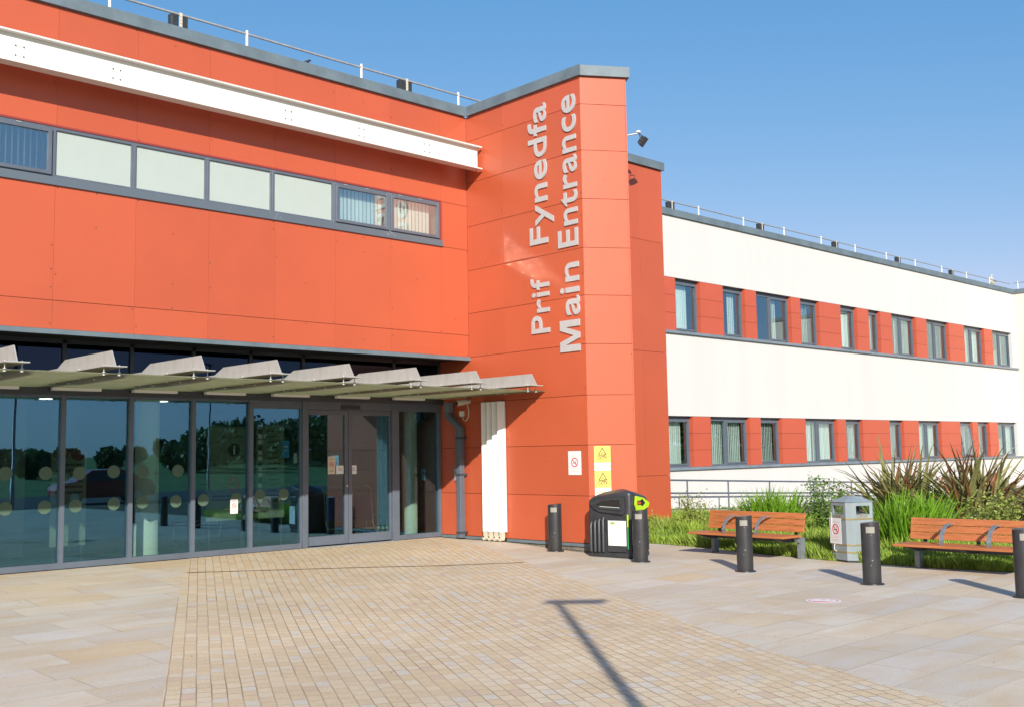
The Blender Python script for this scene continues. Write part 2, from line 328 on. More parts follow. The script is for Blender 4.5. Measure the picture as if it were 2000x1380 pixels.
# ------------------------------------------------------------------ ground
def gz(x, y):
    b = float(np.interp(y, [5, 9, 10.7, 12.6, 14.3], [-.18, -.17, -.12, -.09, 0]))
    t = min(1, max(0, (x-13.2)/1.5)); t = t*t*(3-2*t)
    if y > 15: t *= 1
    return b*(1-t) + (-.17)*t
def grid_poly(name, mater, inside, x0, x1, y0, y1, step, dz, kind='structure'):
    xs = np.arange(x0, x1+1e-6, step); ys = np.arange(y0, y1+1e-6, step)
    V = [(x, y, gz(x, y)+dz) for y in ys for x in xs]; n = len(xs)
    F = [(j*n+i, j*n+i+1, (j+1)*n+i+1, (j+1)*n+i) for j in range(len(ys)-1) for i in range(n-1)]
    o = np_mesh(name, V, F, mater, smooth=True); o['kind'] = kind; return o
g = MB()                                            # the wide ground sheet, reaching the horizon, falls a little below the plaza
g.add([(-900,-900,-.24),(900,-900,-.24),(900,900,-.24),(-900,900,-.24)], [(0,1,2,3)])
g.build('ground', M['verge'], origin=(0,0,0))['kind'] = 'structure'
grid_poly('plaza_paving', M['flags'], None, -12, 16.5, -9, 16.2, .3, 0)
# setts between two soft curves
SL = [(-.4,-.4),(3.51,7.43),(4.43,9.22),(5.81,11.91),(7.0,14.17),(8.1,16.2)]
SR = [(5.9,-.4),(6.75,1.9),(7.32,3.28),(7.59,3.94),(8.02,4.93),(8.58,6.21),(9.45,7.67),(10.4,9.46),(11.03,10.87),(11.7,12.06),(12.45,13.7),(12.75,15.0),(13.4,16.2)]
def curve_at(P, y): return float(np.interp(y, [p[1] for p in P], [p[0] for p in P]))
V = []; F = []; K = 24; ys = np.arange(-.4, 16.21, .2)
for y in ys:
    a, b = curve_at(SL, y), curve_at(SR, y)
    for k in range(K+1):
        x = a+(b-a)*k/K; V.append((x, y, gz(x, y)+.004))
for j in range(len(ys)-1):
    for k in range(K): q = j*(K+1)+k; F.append((q, q+1, q+K+2, q+K+1))
np_mesh('sett_paving', V, F, M['setts'], smooth=True)['kind'] = 'structure'
# planting bed edge and soil
BED = [(-9,15.9),(2,15.7),(5.9,15.38),(7.2,15.22),(8.85,15.28),(10.2,15.55),(11.85,15.98),(13.0,16.15),(14.0,16.0),(15.34,15.6)]
V = []; F = []; ys = np.arange(-9, 18.21, .3)
for y in ys:
    a = float(np.interp(y, [b[0] for b in BED], [b[1] for b in BED])); b = 60
    for k in range(13):
        x = a+(b-a)*(k/12)**2; z = -.15 if k else -.168
        V.append((x, y, z + (.03*math.sin(x*2.1)*math.cos(y*1.7) if 0 < k else 0)))
for j in range(len(ys)-1):
    for k in range(12): q = j*13+k; F.append((q, q+1, q+14, q+13))
np_mesh('planting_bed', V, F, M['soil'], smooth=True)['kind'] = 'structure'
r = MB(); r.box(-300, 300, -26, -9.02, -.5, -.19); r.build('road', M['asphalt'], origin=(0,0,0))['kind'] = 'structure'
# slot drain across the entrance
dr = MB(); dp = [(7.08,14.22),(9.32,13.21),(11.62,12.04)]
for (xa, ya), (xb, yb) in zip(dp[:-1], dp[1:]):
    n = 6
    for i in range(n):
        p = [(xa+(xb-xa)*t/n, ya+(yb-ya)*t/n) for t in (i, i+1)]
        d = Vector((xb-xa, yb-ya, 0)).normalized(); q = Vector((-d.y, d.x, 0))*.022
        A, B = [Vector((x, y, gz(x, y)+.009)) for x, y in p]
        dr.add([A-q, B-q, B+q, A+q], [(0,1,2,3)])
tag(dr.build('slot_drain', M['drain']), 'long thin rust-brown slot drain crossing the small paving setts before the doors', 'drain')

# ------------------------------------------------------------------ buildings
def clad(mb, P0, u, n, us, zs, t=.028, gu=.003, gz_=.008, skip=None, m=0, rivets=.0, rm=1, off=None):
    """rain-screen panels on a vertical plane: P0 + u*s, outward normal n, outer face on the plane"""
    P0, u, n = Vector(P0), Vector(u), Vector(n)
    for i in range(len(us)-1):
        for j in range(len(zs)-1):
            if skip and skip(i, j): continue
            a, b, c, d = us[i]+gu/2, us[i+1]-gu/2, zs[j]+gz_/2, zs[j+1]-gz_/2
            o = P0 + u*a - n*t + Vector((0, 0, c)); e = random.uniform(-.0012, .0012)
            mb.obox(o, u*(b-a), n*(t+e), Vector((0, 0, d-c)), m)
            if rivets:
                for q in range(int((b-a)*(d-c)*rivets+.5)):
                    s_ = random.choice([a+.03, b-.03, (a+b)/2]); z_ = random.uniform(c+.05, d-.05) if random.random() < .7 else random.choice([c+.03, d-.03])
                    mb.disc(P0+u*s_+Vector((0,0,z_))+n*.0005, n, .010, .003, 6, rm)
    return mb
XT, YF, YG = 13.443, 15.35, 16.25
eb = thing('entrance_building', 'two-storey hospital entrance block with orange-red panels, strip window and glazed ground floor', 'building', (9, 15.35, 0), world=True)
US = [12.77-1.205*k for k in range(16)][::-1] + [XT-.002]       # seams
US = [-6.5] + [u for u in US if u > -6.4]
c = MB()
clad(c, (0, YF, 0), (1,0,0), (0,-1,0), US, [3.48, 3.895, 5.57], rivets=2.0)
clad(c, (0, YF, 0), (1,0,0), (0,-1,0), US, [6.445, 8.24], rivets=1.0)
clad(c, (0, YF, 0), (1,0,0), (0,-1,0), [12.79, XT-.002], [5.57, 6.445])
c.build('cladding', [M['red'], M['ink']], eb)
b = MB(); b.box(-6.5, XT-.03, YF+.03, YF+.045, 3.44, 5.58); b.box(-6.5, XT-.03, YF+.03, YF+.045, 6.44, 8.3); b.box(12.78, XT-.03, YF+.03, YF+.045, 5.57, 6.45)
b.build('cladding_backing', M['dark'], eb)
b = MB(); b.box(-6.5, 19.5, YF+.05, YF+.3, 3.5, 5.6); b.box(-6.5, 19.5, YF+.05, YF+.3, 6.44, 8.2); b.box(12.78, 19.5, YF+.05, YF+.3, 5.6, 6.44)
b.box(13.6, 19.5, YF+.05, YF+.3, -.2, 3.5)
b.box(-6.5, -6.3, YF+.3, 24, -.2, 8.2); b.box(-6.3, 19.5, 23.8, 24, -.2, 8.2); b.box(19.3, 19.5, YF+.3, 23.8, -.2, 8.2)
b.build('wall', M['inwall'], eb)
b = MB(); b.box(-6.3, 19.3, YF+.3, 23.8, 8.0, 8.2); b.build('roof', M['roof'], eb)
# red frame line round the strip window head and end
b = MB(); b.box(-6.5, 12.79, YF-.012, YF+.03, 6.432, 6.462); b.box(12.745, 12.79, YF-.012, YF+.06, 5.69, 6.432); b.build('window_trim', mat('red_trim', (.30,.045,.035), .5), eb)
# sill flashing under the strip window with chalky scuffs
sill_m = mat('scuffed_sill', (.10,.125,.15), .45, var=.0); nt = sill_m.node_tree; L = nt.links.new
tc = N(nt,'ShaderNodeTexCoord'); nz = N(nt,'ShaderNodeTexNoise'); nz.inputs['Scale'].default_value = 2.2; nz.inputs['Detail'].default_value = 9; nz.inputs['Roughness'].default_value = .75; L(tc.outputs['Object'], nz.inputs['Vector'])
mr = N(nt,'ShaderNodeMapRange'); mr.inputs['From Min'].default_value = .60; mr.inputs['From Max'].default_value = .72; mr.inputs['To Max'].default_value = .7; L(nz.outputs[0], mr.inputs[0])
mx = N(nt,'ShaderNodeMix', data_type='RGBA'); mx.inputs['A'].default_value = (.10,.125,.15,1); mx.inputs['B'].default_value = (.42,.46,.5,1); L(mr.outputs[0], mx.inputs['Factor']); L(mx.outputs['Result'], nt.nodes['Principled BSDF'].inputs['Base Color'])
b = MB(); b.box(-6.5, 12.80, YF-.035, YF+.05, 5.565, 5.60); b.box(-6.5, 12.795, YF-.02, YF+.05, 5.602, 5.69); b.build('window_sill', sill_m, eb)
# coping
def coping(mb, P0, P1, n, z0=8.24, z1=8.43, lip=.06, depth=.38, joint=3.0, e0=0, e1=0):
    P0, P1, n = Vector(P0), Vector(P1), Vector(n); L_ = (P1-P0).length; u = (P1-P0)/L_
    k = max(1, round(L_/joint))
    for i in range(k):
        a, b_ = L_*i/k+.002, L_*(i+1)/k-.002
        if i == 0: a -= e0
        if i == k-1: b_ += e1
        mb.obox(P0+u*a+n*lip+Vector((0,0,z0)), u*(b_-a), -n*(depth+lip), Vector((0,0,z1-z0)))
        if i: mb.obox(P0+u*(a-.03)+n*(lip+.0022)+Vector((0,0,z0-.002)), u*.055, -n*.01, Vector((0,0,z1-z0+.004)))
b = MB(); coping(b, (-6.5, YF, 0), (XT-.06, YF, 0), (0,-1,0)); b.build('coping', M['coping'], eb)
# bottom flashing, soffit, clerestory, head beam
b = MB(); b.box(-6.5, XT-.004, YF-.05, YF+.04, 3.405, 3.475); b.build('edge_flashing', M['coping'], eb)
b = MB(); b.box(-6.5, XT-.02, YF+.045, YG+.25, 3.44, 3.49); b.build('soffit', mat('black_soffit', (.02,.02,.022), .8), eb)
MULL = [10.27-1.053*k for k in range(12)][::-1] + [12.30, XT-.02]
b = MB()
for x in MULL: b.box(x-.03, x+.03, YG-.02, YG+.05, 2.76, 3.44)
b.box(-2, XT-.02, YG-.02, YG+.05, 3.38, 3.44)
cl = b.build('clerestory', M['greydk'], eb)
b = MB(); b.box(-2, XT-.02, YG+.01, YG+.02, 2.76, 3.38); b.build('pane', M['glasst'], cl)
b = MB(); b.box(-6.4, XT-.02, YG+.6, YG+.62, 2.8, 3.44); b.build('back_panel', M['greydk'], cl)
b = MB(); b.box(-6.4, XT-.01, YG-.13, YG+.10, 2.60, 2.70); b.box(-6.4, XT-.01, YG-.05, YG+.10, 2.70, 2.76); b.build('head_beam', M['greydk'], eb)
b = MB(); b.box(-6.4, -1.4, YF, YF+.03, 0, 2.6); b.box(-6.4,-1.42,YF+.05,YG+.1,-.1,2.6); b.build('side_wall', M['red'], eb)

def pane_with_dots(parent, x0, x1, z0, z1, dots=()):
    b = MB(); b.box(x0, x1, YG+.01, YG+.022, z0, z1); b.build('pane', M['glass'], parent)
    if dots:
        for x, z, r_ in dots:
            b = MB(); b.disc((x, YG+.009, z), (0,-1,0), r_, .001, 28); b.build('frosted_dot', M['dot'], parent)
DOTS = {0: [(5.27,.935),(5.825,.93),(5.26,1.44),(5.83,1.43)], 1: [(6.28,.93),(6.87,.935),(6.33,1.42),(6.86,1.43)], 2: [(7.33,.94),(7.89,.93),(7.33,1.42),(7.92,1.42)],
        3: [(8.37,.93),(8.97,.93)], 4: [(9.42,.97),(9.89,.965)]}
DM = {}
for k in range(len(MULL)-3):
    x0, x1 = MULL[k], MULL[k+1]; b = MB(); lowtop = abs(x1-10.27) < .01
    b.box(x0-.034, x0+.034, YG-.05, YG+.07, .10, 2.60)
    b.box(x0-.034, x1-.034 if not lowtop else x1-.05, YG-.055, YG+.07, .012, .10)
    zt = 2.46 if lowtop else 2.565
    b.box(x0+.034, x1-.034, YG-.03, YG+.06, zt, 2.598)
    if lowtop: b.box(x0+.034, x0+.06, YG-.02, YG+.05, .10, zt); b.box(x1-.06, x1-.035, YG-.02, YG+.05, .10, zt)
    bay = b.build('glazed_bay', M['grey'], eb)
    mid = (x0+x1)/2; ds = []
    for q, lst in DOTS.items():
        for (x, z) in lst:
            if x0 < x < x1: ds.append((x, z, .10))
    if not ds: ds = [(mid-.29, .93, .10), (mid+.29, .93, .10), (mid-.29, 1.43, .10), (mid+.29, 1.43, .10)]
    pane_with_dots(bay, x0+.034, x1-.034, .10, zt, ds)
# entrance doorway frame, header, sliding leaves, side light
b = MB(); b.box(10.235, 10.345, YG-.06, YG+.12, .012, 2.60); b.box(12.215, 12.375, YG-.06, YG+.12, .012, 2.60); b.box(10.345, 12.215, YG-.05, YG+.12, 2.455, 2.60)
b.box(13.36, 13.425, YG-.05, YG+.07, .012, 2.60); b.box(12.375, 13.36, YG-.05, YG+.07, .012, .10); b.box(12.375, 13.36, YG-.03, YG+.06, 2.45, 2.60); b.box(12.375,12.40,YG-.03,YG+.06,.10,2.45)
df = b.build('door_surround', M['grey'], eb)
b = MB(); b.box(12.40, 13.36, YG+.01, YG+.022, .10, 2.45); b.build('pane', M['glass'], df)
b = MB(); b.box(11.05, 11.45, YG-.085, YG-.052, 2.47, 2.53); b.disc((11.36, YG-.086, 2.50), (0,-1,0), .012, .006, 10); b.build('door_sensor', M['black'], df)
for x0, x1, st0, st1 in ((10.35, 11.235, .035, .075), (11.245, 12.21, .075, .035)):
    b = MB(); b.box(x0, x0+st0, YG-.01, YG+.05, .03, 2.45); b.box(x1-st1, x1, YG-.01, YG+.05, .03, 2.45)
    b.box(x0+st0, x1-st1, YG-.01, YG+.05, .03, .19); b.box(x0+st0, x1-st1, YG-.01, YG+.05, 2.36, 2.45)
    d = b.build('sliding_door', M['grey'], eb)
    b = MB(); b.box(x0+st0, x1-st1, YG+.015, YG+.027, .19, 2.36); b.build('pane', M['glass'], d)
    if x0 < 11:
        b = MB(); b.disc((x1-.035, YG-.01, 1.07), (0,-1,0), .022, .02, 16); b.build('lock', M['chrome'], d)
b = MB()
for k in range(60): b.box(10.36+k*.031, 10.36+k*.031+.018, YG-.22, YG-.06, .006, .014)
b.box(10.35, 12.23, YG-.23, YG-.055, .0055, .008)
b.build('threshold_grating', M['galvl'], eb)
# lobby
b = MB(); b.box(-6.3, 19.2, YG+.08, 23.8, -.1, .004); b.build('lobby_floor', M['infloor'], eb)
b = MB(); b.box(-6.3, 19.2, YG+.1, 23.8, 2.74, 2.86); b.build('lobby_ceiling', M['inceil'], eb)
b = MB(); b.box(-6.3, 11.2, 21.6, 21.7, 0, 2.74); b.box(7.3, 7.5, 19.2, 21.6, 0, 2.74); b.build('lobby_back_wall', M['inwall2'], eb)
b = MB(); b.box(13.0, 19, 18.9, 19.0, 0, 2.74); b.box(13.0, 13.1, 19.0, 21.6, 0, 2.74); b.box(5.7,6.4,18.8,18.9,0,2.74); b.build('lobby_side_wall', M['inwall'], eb)
for x, y, r_ in ((7.66, 16.84, .19), (13.12, 16.80, .13), (3.0, 16.84, .19)):
    b = MB(); b.lathe([(r_+.01,.004),(r_+.01,.06),(r_,.06),(r_,2.735)], (x, y, 0), 32); b.build('column', M['column'], eb)
emi = bpy.data.materials.new('downlight'); emi.use_nodes = True; e_ = emi.node_tree.nodes['Principled BSDF']; e_.inputs['Emission Color'].default_value = (1,.95,.85,1); e_.inputs['Emission Strength'].default_value = 3.0
for x in (3.9, 5.4, 7.0, 9.2, 11.5):
    for y in (17.3, 19.6):
        b = MB(); b.lathe([(.11, 2.725), (.11, 2.738)], (x, y, 0), 20); b.build('downlight', emi, eb)
# upper-floor slab behind the strip window
b = MB(); b.box(-6.3, 19.3, YF+.3, 23.8, 3.49, 3.6); b.build('floor_slab', M['inwall'], eb)
b = MB(); b.box(-6.3, 19.2, 17.6, 17.7, 3.6, 8.0); b.build('office_wall', M['inwall'], eb)

def blind(parent, x0, x1, y, z0, z1, w_=.09, ang=35, prob=1.0, mats='blind', cover=None):
    b = MB(); k = int((x1-x0)/w_); a = R(ang)
    for i in range(k):
        x = x0+(i+.5)*w_
        if cover and not any(c0 <= (x-x0)/(x1-x0) <= c1 for c0, c1 in cover): continue
        aa = a + random.uniform(-.06, .06); dx, dy = math.cos(aa)*w_*.52, math.sin(aa)*w_*.52; zz = z0+random.uniform(0, .015)
        b.add([(x-dx,y-dy,zz),(x+dx,y+dy,zz),(x+dx,y+dy,z1),(x-dx,y-dy,z1)], [(0,1,2,3)])
    if b.v: b.build('blind', M[mats], parent)
WX = [5.50-1.205*k for k in range(9)][::-1]; WX = [x for x in WX if x > -4] + [6.70, 7.91, 9.10, 10.33, 11.54, 12.745]
for i in range(len(WX)-1):
    x0, x1 = WX[i], WX[i+1]; opening = x1 < 5.6 and x1 > 4.5 or x0 > 10.2
    b = MB(); fy0, fy1 = YF+.0, YF+.075; zb, zt = 5.69, 6.432
    b.box(x0, x0+.04, fy0, fy1, zb, zt); b.box(x1-.04, x1, fy0, fy1, zb, zt); b.box(x0+.04, x1-.04, fy0, fy1, zb, zb+.035); b.box(x0+.04, x1-.04, fy0, fy1, zt-.05, zt)
    if opening:
        a0, a1, c0, c1 = x0+.028, x1-.028, zb+.02, zt-.045; y0, y1 = YF-.035, YF+.03; s_ = .055
        b.box(a0, a0+s_, y0, y1, c0, c1); b.box(a1-s_, a1, y0, y1, c0, c1); b.box(a0+s_, a1-s_, y0, y1, c0, c0+s_); b.box(a0+s_, a1-s_, y0, y1, c1-s_, c1)
        for q in (.25, .72): b.box(x0+q-.04, x0+q+.04, YF-.012, YF-.001, zt-.03, zt-.022, 1)
    wn = b.build('window', [M['grey'], M['paper']], eb, bevel=.004, seg=1)
    b = MB()
    if opening:
        b.box(x0+.08, x1-.08, YF-.01, YF+.0, zb+.075, zt-.1); b.build('pane', M['glasso'], wn)
        blind(wn, x0+.05, x1-.05, YF+.16, zb, zt-.02, .085, 12 if x0 > 10 else 62)
    else:
        b.box(x0+.04, x1-.04, YF+.03, YF+.045, zb+.035, zt-.05); b.build('pane', M['frost'], wn)
# the same block beyond the tower
c = MB(); UF = [13.6, 14.95, 16.2, 17.5, 18.73, 19.60]
clad(c, (0, YF, 0), (1,0,0), (0,-1,0), UF, [.06, 1.05, 3.89, 6.48, 8.24]); clad(c, (19.60, 0, 0), (0,1,0), (1,0,0), [YF+.0, 16.8, 18.2], [.06, 1.05, 3.89, 6.48, 8.24], off=0)
c.build('end_cladding', M['red'], eb)
b = MB(); b.box(13.6, 19.57, YF+.03, YF+.045, 0, 8.24); b.build('cladding_backing', M['dark'], eb)
b = MB(); coping(b, (14.9, YF, 0), (19.6, YF, 0), (0,-1,0), e1=.06); coping(b, (19.6, YF+.06, 0), (19.6, 18.0, 0), (1,0,0)); b.build('coping', M['coping'], eb)
b = MB(); b.box(13.6, 19.62, YF-.03, YF+.02, .0, .055); b.box(19.6, 19.64, YF, 18.2, 0, .055); b.build('base_flashing', M['coping'], eb)
b = MB()
for k in range(28):
    for j in range(3): b.box(13.6+k*.215+(j % 2)*.1-.0, 13.6+k*.215+(j % 2)*.1+.205, YF+.0, YF+.04, -.2+j*.068, -.2+j*.068+.06)
b.build('brick_plinth', M['brickp'], eb)

# sign tower
A_ = Vector((XT, 12.285, 0)); B_ = Vector((14.16, 11.82, 0)); C_ = Vector((15.42, YF, 0))
tw = thing('sign_tower', 'tall orange-red panelled tower projecting beside the glass doors, grey coping on top', 'tower', (14, 13.6, 0), world=True)
ZT = [.055, .862, 1.731, 2.589, 3.471, 4.32, 5.16, 6.03, 6.9, 7.735, 8.24]
c = MB(); clad(c, (XT, 0, 0), (0,1,0), (-1,0,0), [12.285, 14.32, YF-.001], ZT[4:], rivets=.7)
clad(c, (XT, 0, 0), (0,1,0), (-1,0,0), [12.285, 14.32, 14.92, 15.36, YG-.0], ZT[:5], rivets=.7)
uf = (B_-A_).normalized(); nf = Vector((uf.y, -uf.x, 0)); wf = (B_-A_).length
clad(c, A_, uf, nf, [.003, wf], ZT, rivets=.7)
ub = (C_-B_).normalized(); nb = Vector((ub.y, -ub.x, 0)); clad(c, B_, ub, nb, [.003, 1.6, (C_-B_).length-.01], ZT)
c.build('cladding', [M['red'], M['ink']], tw)
cen = Vector((14.2, 13.7, 0))
b = MB(); P = [Vector((XT+.032, 12.31, 0)), Vector((14.135, 11.86, 0)), Vector((15.36, YF+.04, 0)), Vector((XT+.032, YF+.04, 0))]
b.prism([p + Vector((0,0,-.15)) for p in P], (0,0,8.35)); b.box(XT+.032, XT+.06, YF+.04, YG, .0, 3.44); b.build('core_wall', M['dark'], tw)
b = MB(); coping(b, (XT, YF-.06, 0), (XT, 12.285, 0), (-1,0,0), e1=.055, depth=.30, joint=1.6); coping(b, A_+Vector((.0,0,0)), B_, nf, z1=8.428, z0=8.241, e1=.06, depth=.30, joint=9); coping(b, B_+ub*.05, C_, nb, z1=8.426, z0=8.242, depth=.3)
b.prism([p+Vector((0,0,8.25)) for p in (Vector((XT+.2,12.6,0)),Vector((14.1,12.2,0)),Vector((15.2,YF,0)),Vector((XT+.2,YF,0)))], (0,0,.05))
b.build('coping', M['coping'], tw)
b = MB(); b.obox((XT-.028, 12.275, .0), (0,2.05,0), (.03,0,0), (0,0,.05)); b.obox((XT-.028, 14.95, .0), (0,1.24,0), (.03,0,0), (0,0,.05)); b.obox(A_+nf*.026-uf*.02, uf*(wf+.03), -nf*.03, (0,0,.05)); b.build('base_flashing', M['coping'], tw)
b = MB()
for side in (0, 1):
    k = 0
    Ln = 2.05 if side == 0 else wf
    for j in range(3):
        s_ = -.1*(j % 2)
        while s_ < Ln:
            a0, a1 = max(s_, 0), min(s_+.205, Ln)
            if a1-a0 > .02:
                if side == 0: b.obox((XT+.0, 12.29+a0, -.205+j*.068), (0,a1-a0,0), (.03,0,0), (0,0,.06))
                else: b.obox(A_+uf*a0+Vector((0,0,-.205+j*.068)), uf*(a1-a0), -nf*.03, (0,0,.06))
            s_ += .215
b.build('brick_plinth', M['brickp'], tw)

# white wing
YW = 18.2; XW = 48.0
ww = thing('white_wing', 'long white rendered two-storey wing with two bands of windows between red panels', 'building', (33, YW, 0), world=True)
b = MB()
for z0, z1 in ((-.6, 1.07), (2.575, 4.88), (6.475, 8.25)): b.box(19.65, XW, YW, YW+.3, z0, z1)
b.box(19.65, XW, 23.8, 24, -.6, 8.25)
b.build('wall', M['render'], ww)
b = MB(); coping(b, (19.72, YW, 0), (XW-.06, YW, 0), (0,-1,0)); b.build('coping', M['coping'], ww)
b = MB(); b.box(19.65, XW, YW+.3, 23.8, 8.0, 8.2); b.box(19.65, XW, YW+.3, 23.8, 3.3, 3.5); b.build('floor_slab', M['roof'], ww)
b = MB(); b.box(19.65, XW, 21.0, 21.1, -.2, 8); b.build('corridor_wall', M['inwall'], ww)
b = MB(); b.box(19.65, 47.9, YW+.12, YW+.3, 1.07, 1.08); b.box(19.65, 47.9, YW+.12, YW+.3, 4.88, 4.89)
for z in (1.07, 4.88):
    for k in range(10):
        xa = 19.66+k*2.83; b.box(xa, xa+2.826, YW-.07, YW+.12, z, z+.075)
b.build('window_sill', M['zinc'], ww)
UP = [(23.0,23.72),(24.89,26.01),(27.16,27.76),(29.74,30.30),(31.47,32.86),(33.98,34.8),(35.65,36.51),(38.43,39.32),(41.26,42.67),(44.6,45.44),(19.66,22.9)]
LO = [(19.66,22.9),(24.34,25.18),(27.17,27.75),(28.92,30.31),(32.31,32.87),(34.03,35.96),(37.04,38.23),(40.11,41.81),(42.95,43.49),(44.62,45.46)]
def red_panels(lst, z0, z1):
    for x0, x1 in lst:
        if x1 < 23 and x0 < 20: x1 = 22.9
        b = MB(); h = (z1-z0)/3
        for k in range(3): b.box(x0, x1, YW-.005, YW+.18, z0+k*h+.004, z0+(k+1)*h-.004)
        b.box(x0+.01, x1-.01, YW+.006, YW+.18, z0, z1, 1)
        b.build('red_panel', [M['red_far'], M['dark']], ww)
red_panels(UP, 4.957, 6.47); red_panels(LO, 1.147, 2.57)
def wing_window(x0, x1, z0, z1, double, cover, tilt=False, ang=30):
    b = MB(); y0, y1 = YW+.13, YW+.20; t = .055
    b.box(x0, x0+t, y0, y1, z0, z1); b.box(x1-t, x1, y0, y1, z0, z1); b.box(x0+t, x1-t, y0, y1, z0, z0+t); b.box(x0+t, x1-t, y0, y1, z1-.11, z1)
    cells = [(x0+t, x1-t)]
    if double: mx_ = (x0+x1)/2-(.1 if double == 1 else .25); b.box(mx_-.045, mx_+.045, y0, y1, z0+t, z1-.11); cells = [(x0+t, mx_-.045), (mx_+.045, x1-t)]
    if not tilt:
        for a0, a1 in cells[-1:]:
            s_ = .045
            b.box(a0, a0+s_, y0-.02, y1-.03, z0+t, z1-.11); b.box(a1-s_, a1, y0-.02, y1-.03, z0+t, z1-.11); b.box(a0+s_, a1-s_, y0-.02, y1-.03, z0+t, z0+t+s_); b.box(a0+s_, a1-s_, y0-.02, y1-.03, z1-.11-s_, z1-.11)
    wn = b.build('window', M['grey'], ww)
    b = MB()
    if tilt:      # top-hung sash standing open at the bottom
        o = Vector((x0+t, y0-.02, z1-.11)); dn = Vector((0, -.17, -(z1-z0-.2))); nn = Vector((0, -.035, .004)); wd = x1-x0-2*t
        b.obox(o, (.05,0,0), nn, dn); b.obox(o+Vector((wd-.05,0,0)), (.05,0,0), nn, dn); b.obox(o+Vector((.05,0,0)), (wd-.1,0,0), nn, dn*.04); b.obox(o+dn*.96+Vector((.05,0,0)), (wd-.1,0,0), nn, dn*.04)
        sh = b.build('open_sash', M['grey'], wn)
        b = MB(); b.obox(o+Vector((.05,-.015,0))+dn*.04, (wd-.1,0,0), (0,-.008,0), dn*.92); b.build('pane', M['glassw'], wn)
    else:
        for a0, a1 in cells: b.box(a0, a1, y0+.03, y0+.038, z0+t, z1-.11)
        b.build('pane', M['glassw'], wn)
    if cover is not None: blind(wn, x0+.05, x1-.05, YW+.29, z0+.03, z1-.08, .09, ang, cover=cover)
def gaps(lst, a, bnd):
    l = sorted([p for p in lst if p[0] > 20 or p[1] > 22.8]); out = []; cur = a
    for p in l:
        if p[0]-cur > .5: out.append((cur, p[0]))
        cur = max(cur, p[1])
    if bnd-cur > .5: out.append((cur, bnd))
    return out
COV_U = [[(0,.8)], [(.55,.9)], [(.0,.12),(.62,.75)], [(0,.75)], [(0,.9)], [(0,.8)], [(0,.3),(.35,1)], [(0,.25),(.4,1)], [(0,1)], [(0,.3),(.5,.8)]]
COV_L = [[(0,.9)], [(.1,1)], [(0,1)], [(0,.4),(.45,1)], [(.55,.9)], [(0,1)], [(0,.45),(.6,1)], [(0,1)], [(.1,.8)], [(0,.3),(.6,1)]]
for i, (x0, x1) in enumerate(gaps(UP, 22.9, 47.5)):
    wing_window(x0+.003, x1-.003, 4.957, 6.47, (1 if x1-x0 > 1.6 else 0), COV_U[i % 10], ang=6+5*(i % 4))
for i, (x0, x1) in enumerate(gaps(LO, 22.9, 47.5)):
    wing_window(x0+.003, x1-.003, 1.147, 2.57, (1 if x1-x0 > 1.6 else 0), COV_L[i % 10], tilt=(abs(x0-41.81) < .1), ang=7+6*(i % 3))
for z0, z1 in ((1.07,2.575),(4.88,6.475)):
    b = MB(); b.box(47.5, XW, YW, YW+.3, z0, z1); b.build('end_pier', M['render'], ww)
sb = thing('side_block', 'pale cream rendered block at the far right end of the white wing', 'building', (52, 14, 0), world=True)
b = MB(); b.box(XW, 60, 6, 26, -.6, 8.25); b.build('wall', M['render2'], sb)
b = MB(); coping(b, (XW, 18.26, 0), (XW, 6, 0), (-1,0,0), z0=8.251, z1=8.432); b.build('coping', M['coping'], sb)

# ------------------------------------------------------------------ roof rails
def rail(x0, x1, y, z, posts, boxes, label, group='edge rails along the flat roofs', axis='x', zc=8.43):
    t = thing('roof_rail', label, 'roof rail', ((x0+x1)/2, y, zc), world=True, group=group) if axis == 'x' else thing('roof_rail', label, 'roof rail', (y, (x0+x1)/2, zc), world=True, group=group)
    P = (lambda s, zz, dy=0: (s, y+dy, zz)) if axis == 'x' else (lambda s, zz, dy=0: (y+dy, s, zz))
    b = MB(); n = 10; b.tube([P(x0+(x1-x0)*k/n, z+.006*math.sin(k*2.1)) for k in range(n+1)], .021, 8); b.build('top_tube', M['galvl'], t)
    for s in posts:
        b = MB(); b.tube([P(s, zc-.05), P(s, z+.06)], .024, 8); b.build('post', M['whitepl'], t)
    for s in boxes:
        b = MB(); p = P(s, z)
        b.box(p[0]-.15, p[0]-.02, p[1]-.05, p[1]+.06, zc-.01, z-.03); b.box(p[0]+.045, p[0]+.14, p[1]-.05, p[1]+.06, zc-.01, z-.03)
        b.box(p[0]-.135, p[0]-.035, p[1]-.06, p[1]-.05, zc+.03, z-.07)
        bb = b.build('counterweight', M['black'], t, bevel=.008)
        b = MB(); b.box(p[0]-.012, p[0]+.038, p[1]-.065, p[1]-.06, zc-.02, z+.01); b.box(p[0]-.012, p[0]+.038, p[1]-.06, p[1]+.02, z-.02, z-.015)
        for q in range(5): b.disc((p[0]+.013, p[1]-.0652, zc+.02+q*.055), (0,-1,0), .008, .001, 8, 1)
        b.build('slotted_bracket', [M['cream'], M['ink']], bb)
    return t
rail(-5, 14.05, 15.52, 8.73, [13.40-2.35*k for k in range(8)], [12.05, 7.47, 2.9], 'grey tube rail on short white posts along the red entrance block roof')
rail(23.0, 48.25, 18.42, 8.74, [25.25+2.31*k for k in range(10)], [23.9, 28.5, 33.1, 37.7, 42.3], 'long grey rail on white posts above the white wing')
rail(18.3, 8, 48.3, 8.76, [18.1, 15.8, 13.5, 11.2], [], 'short grey rail above the cream end block at far right', axis='y')
vt = MB()
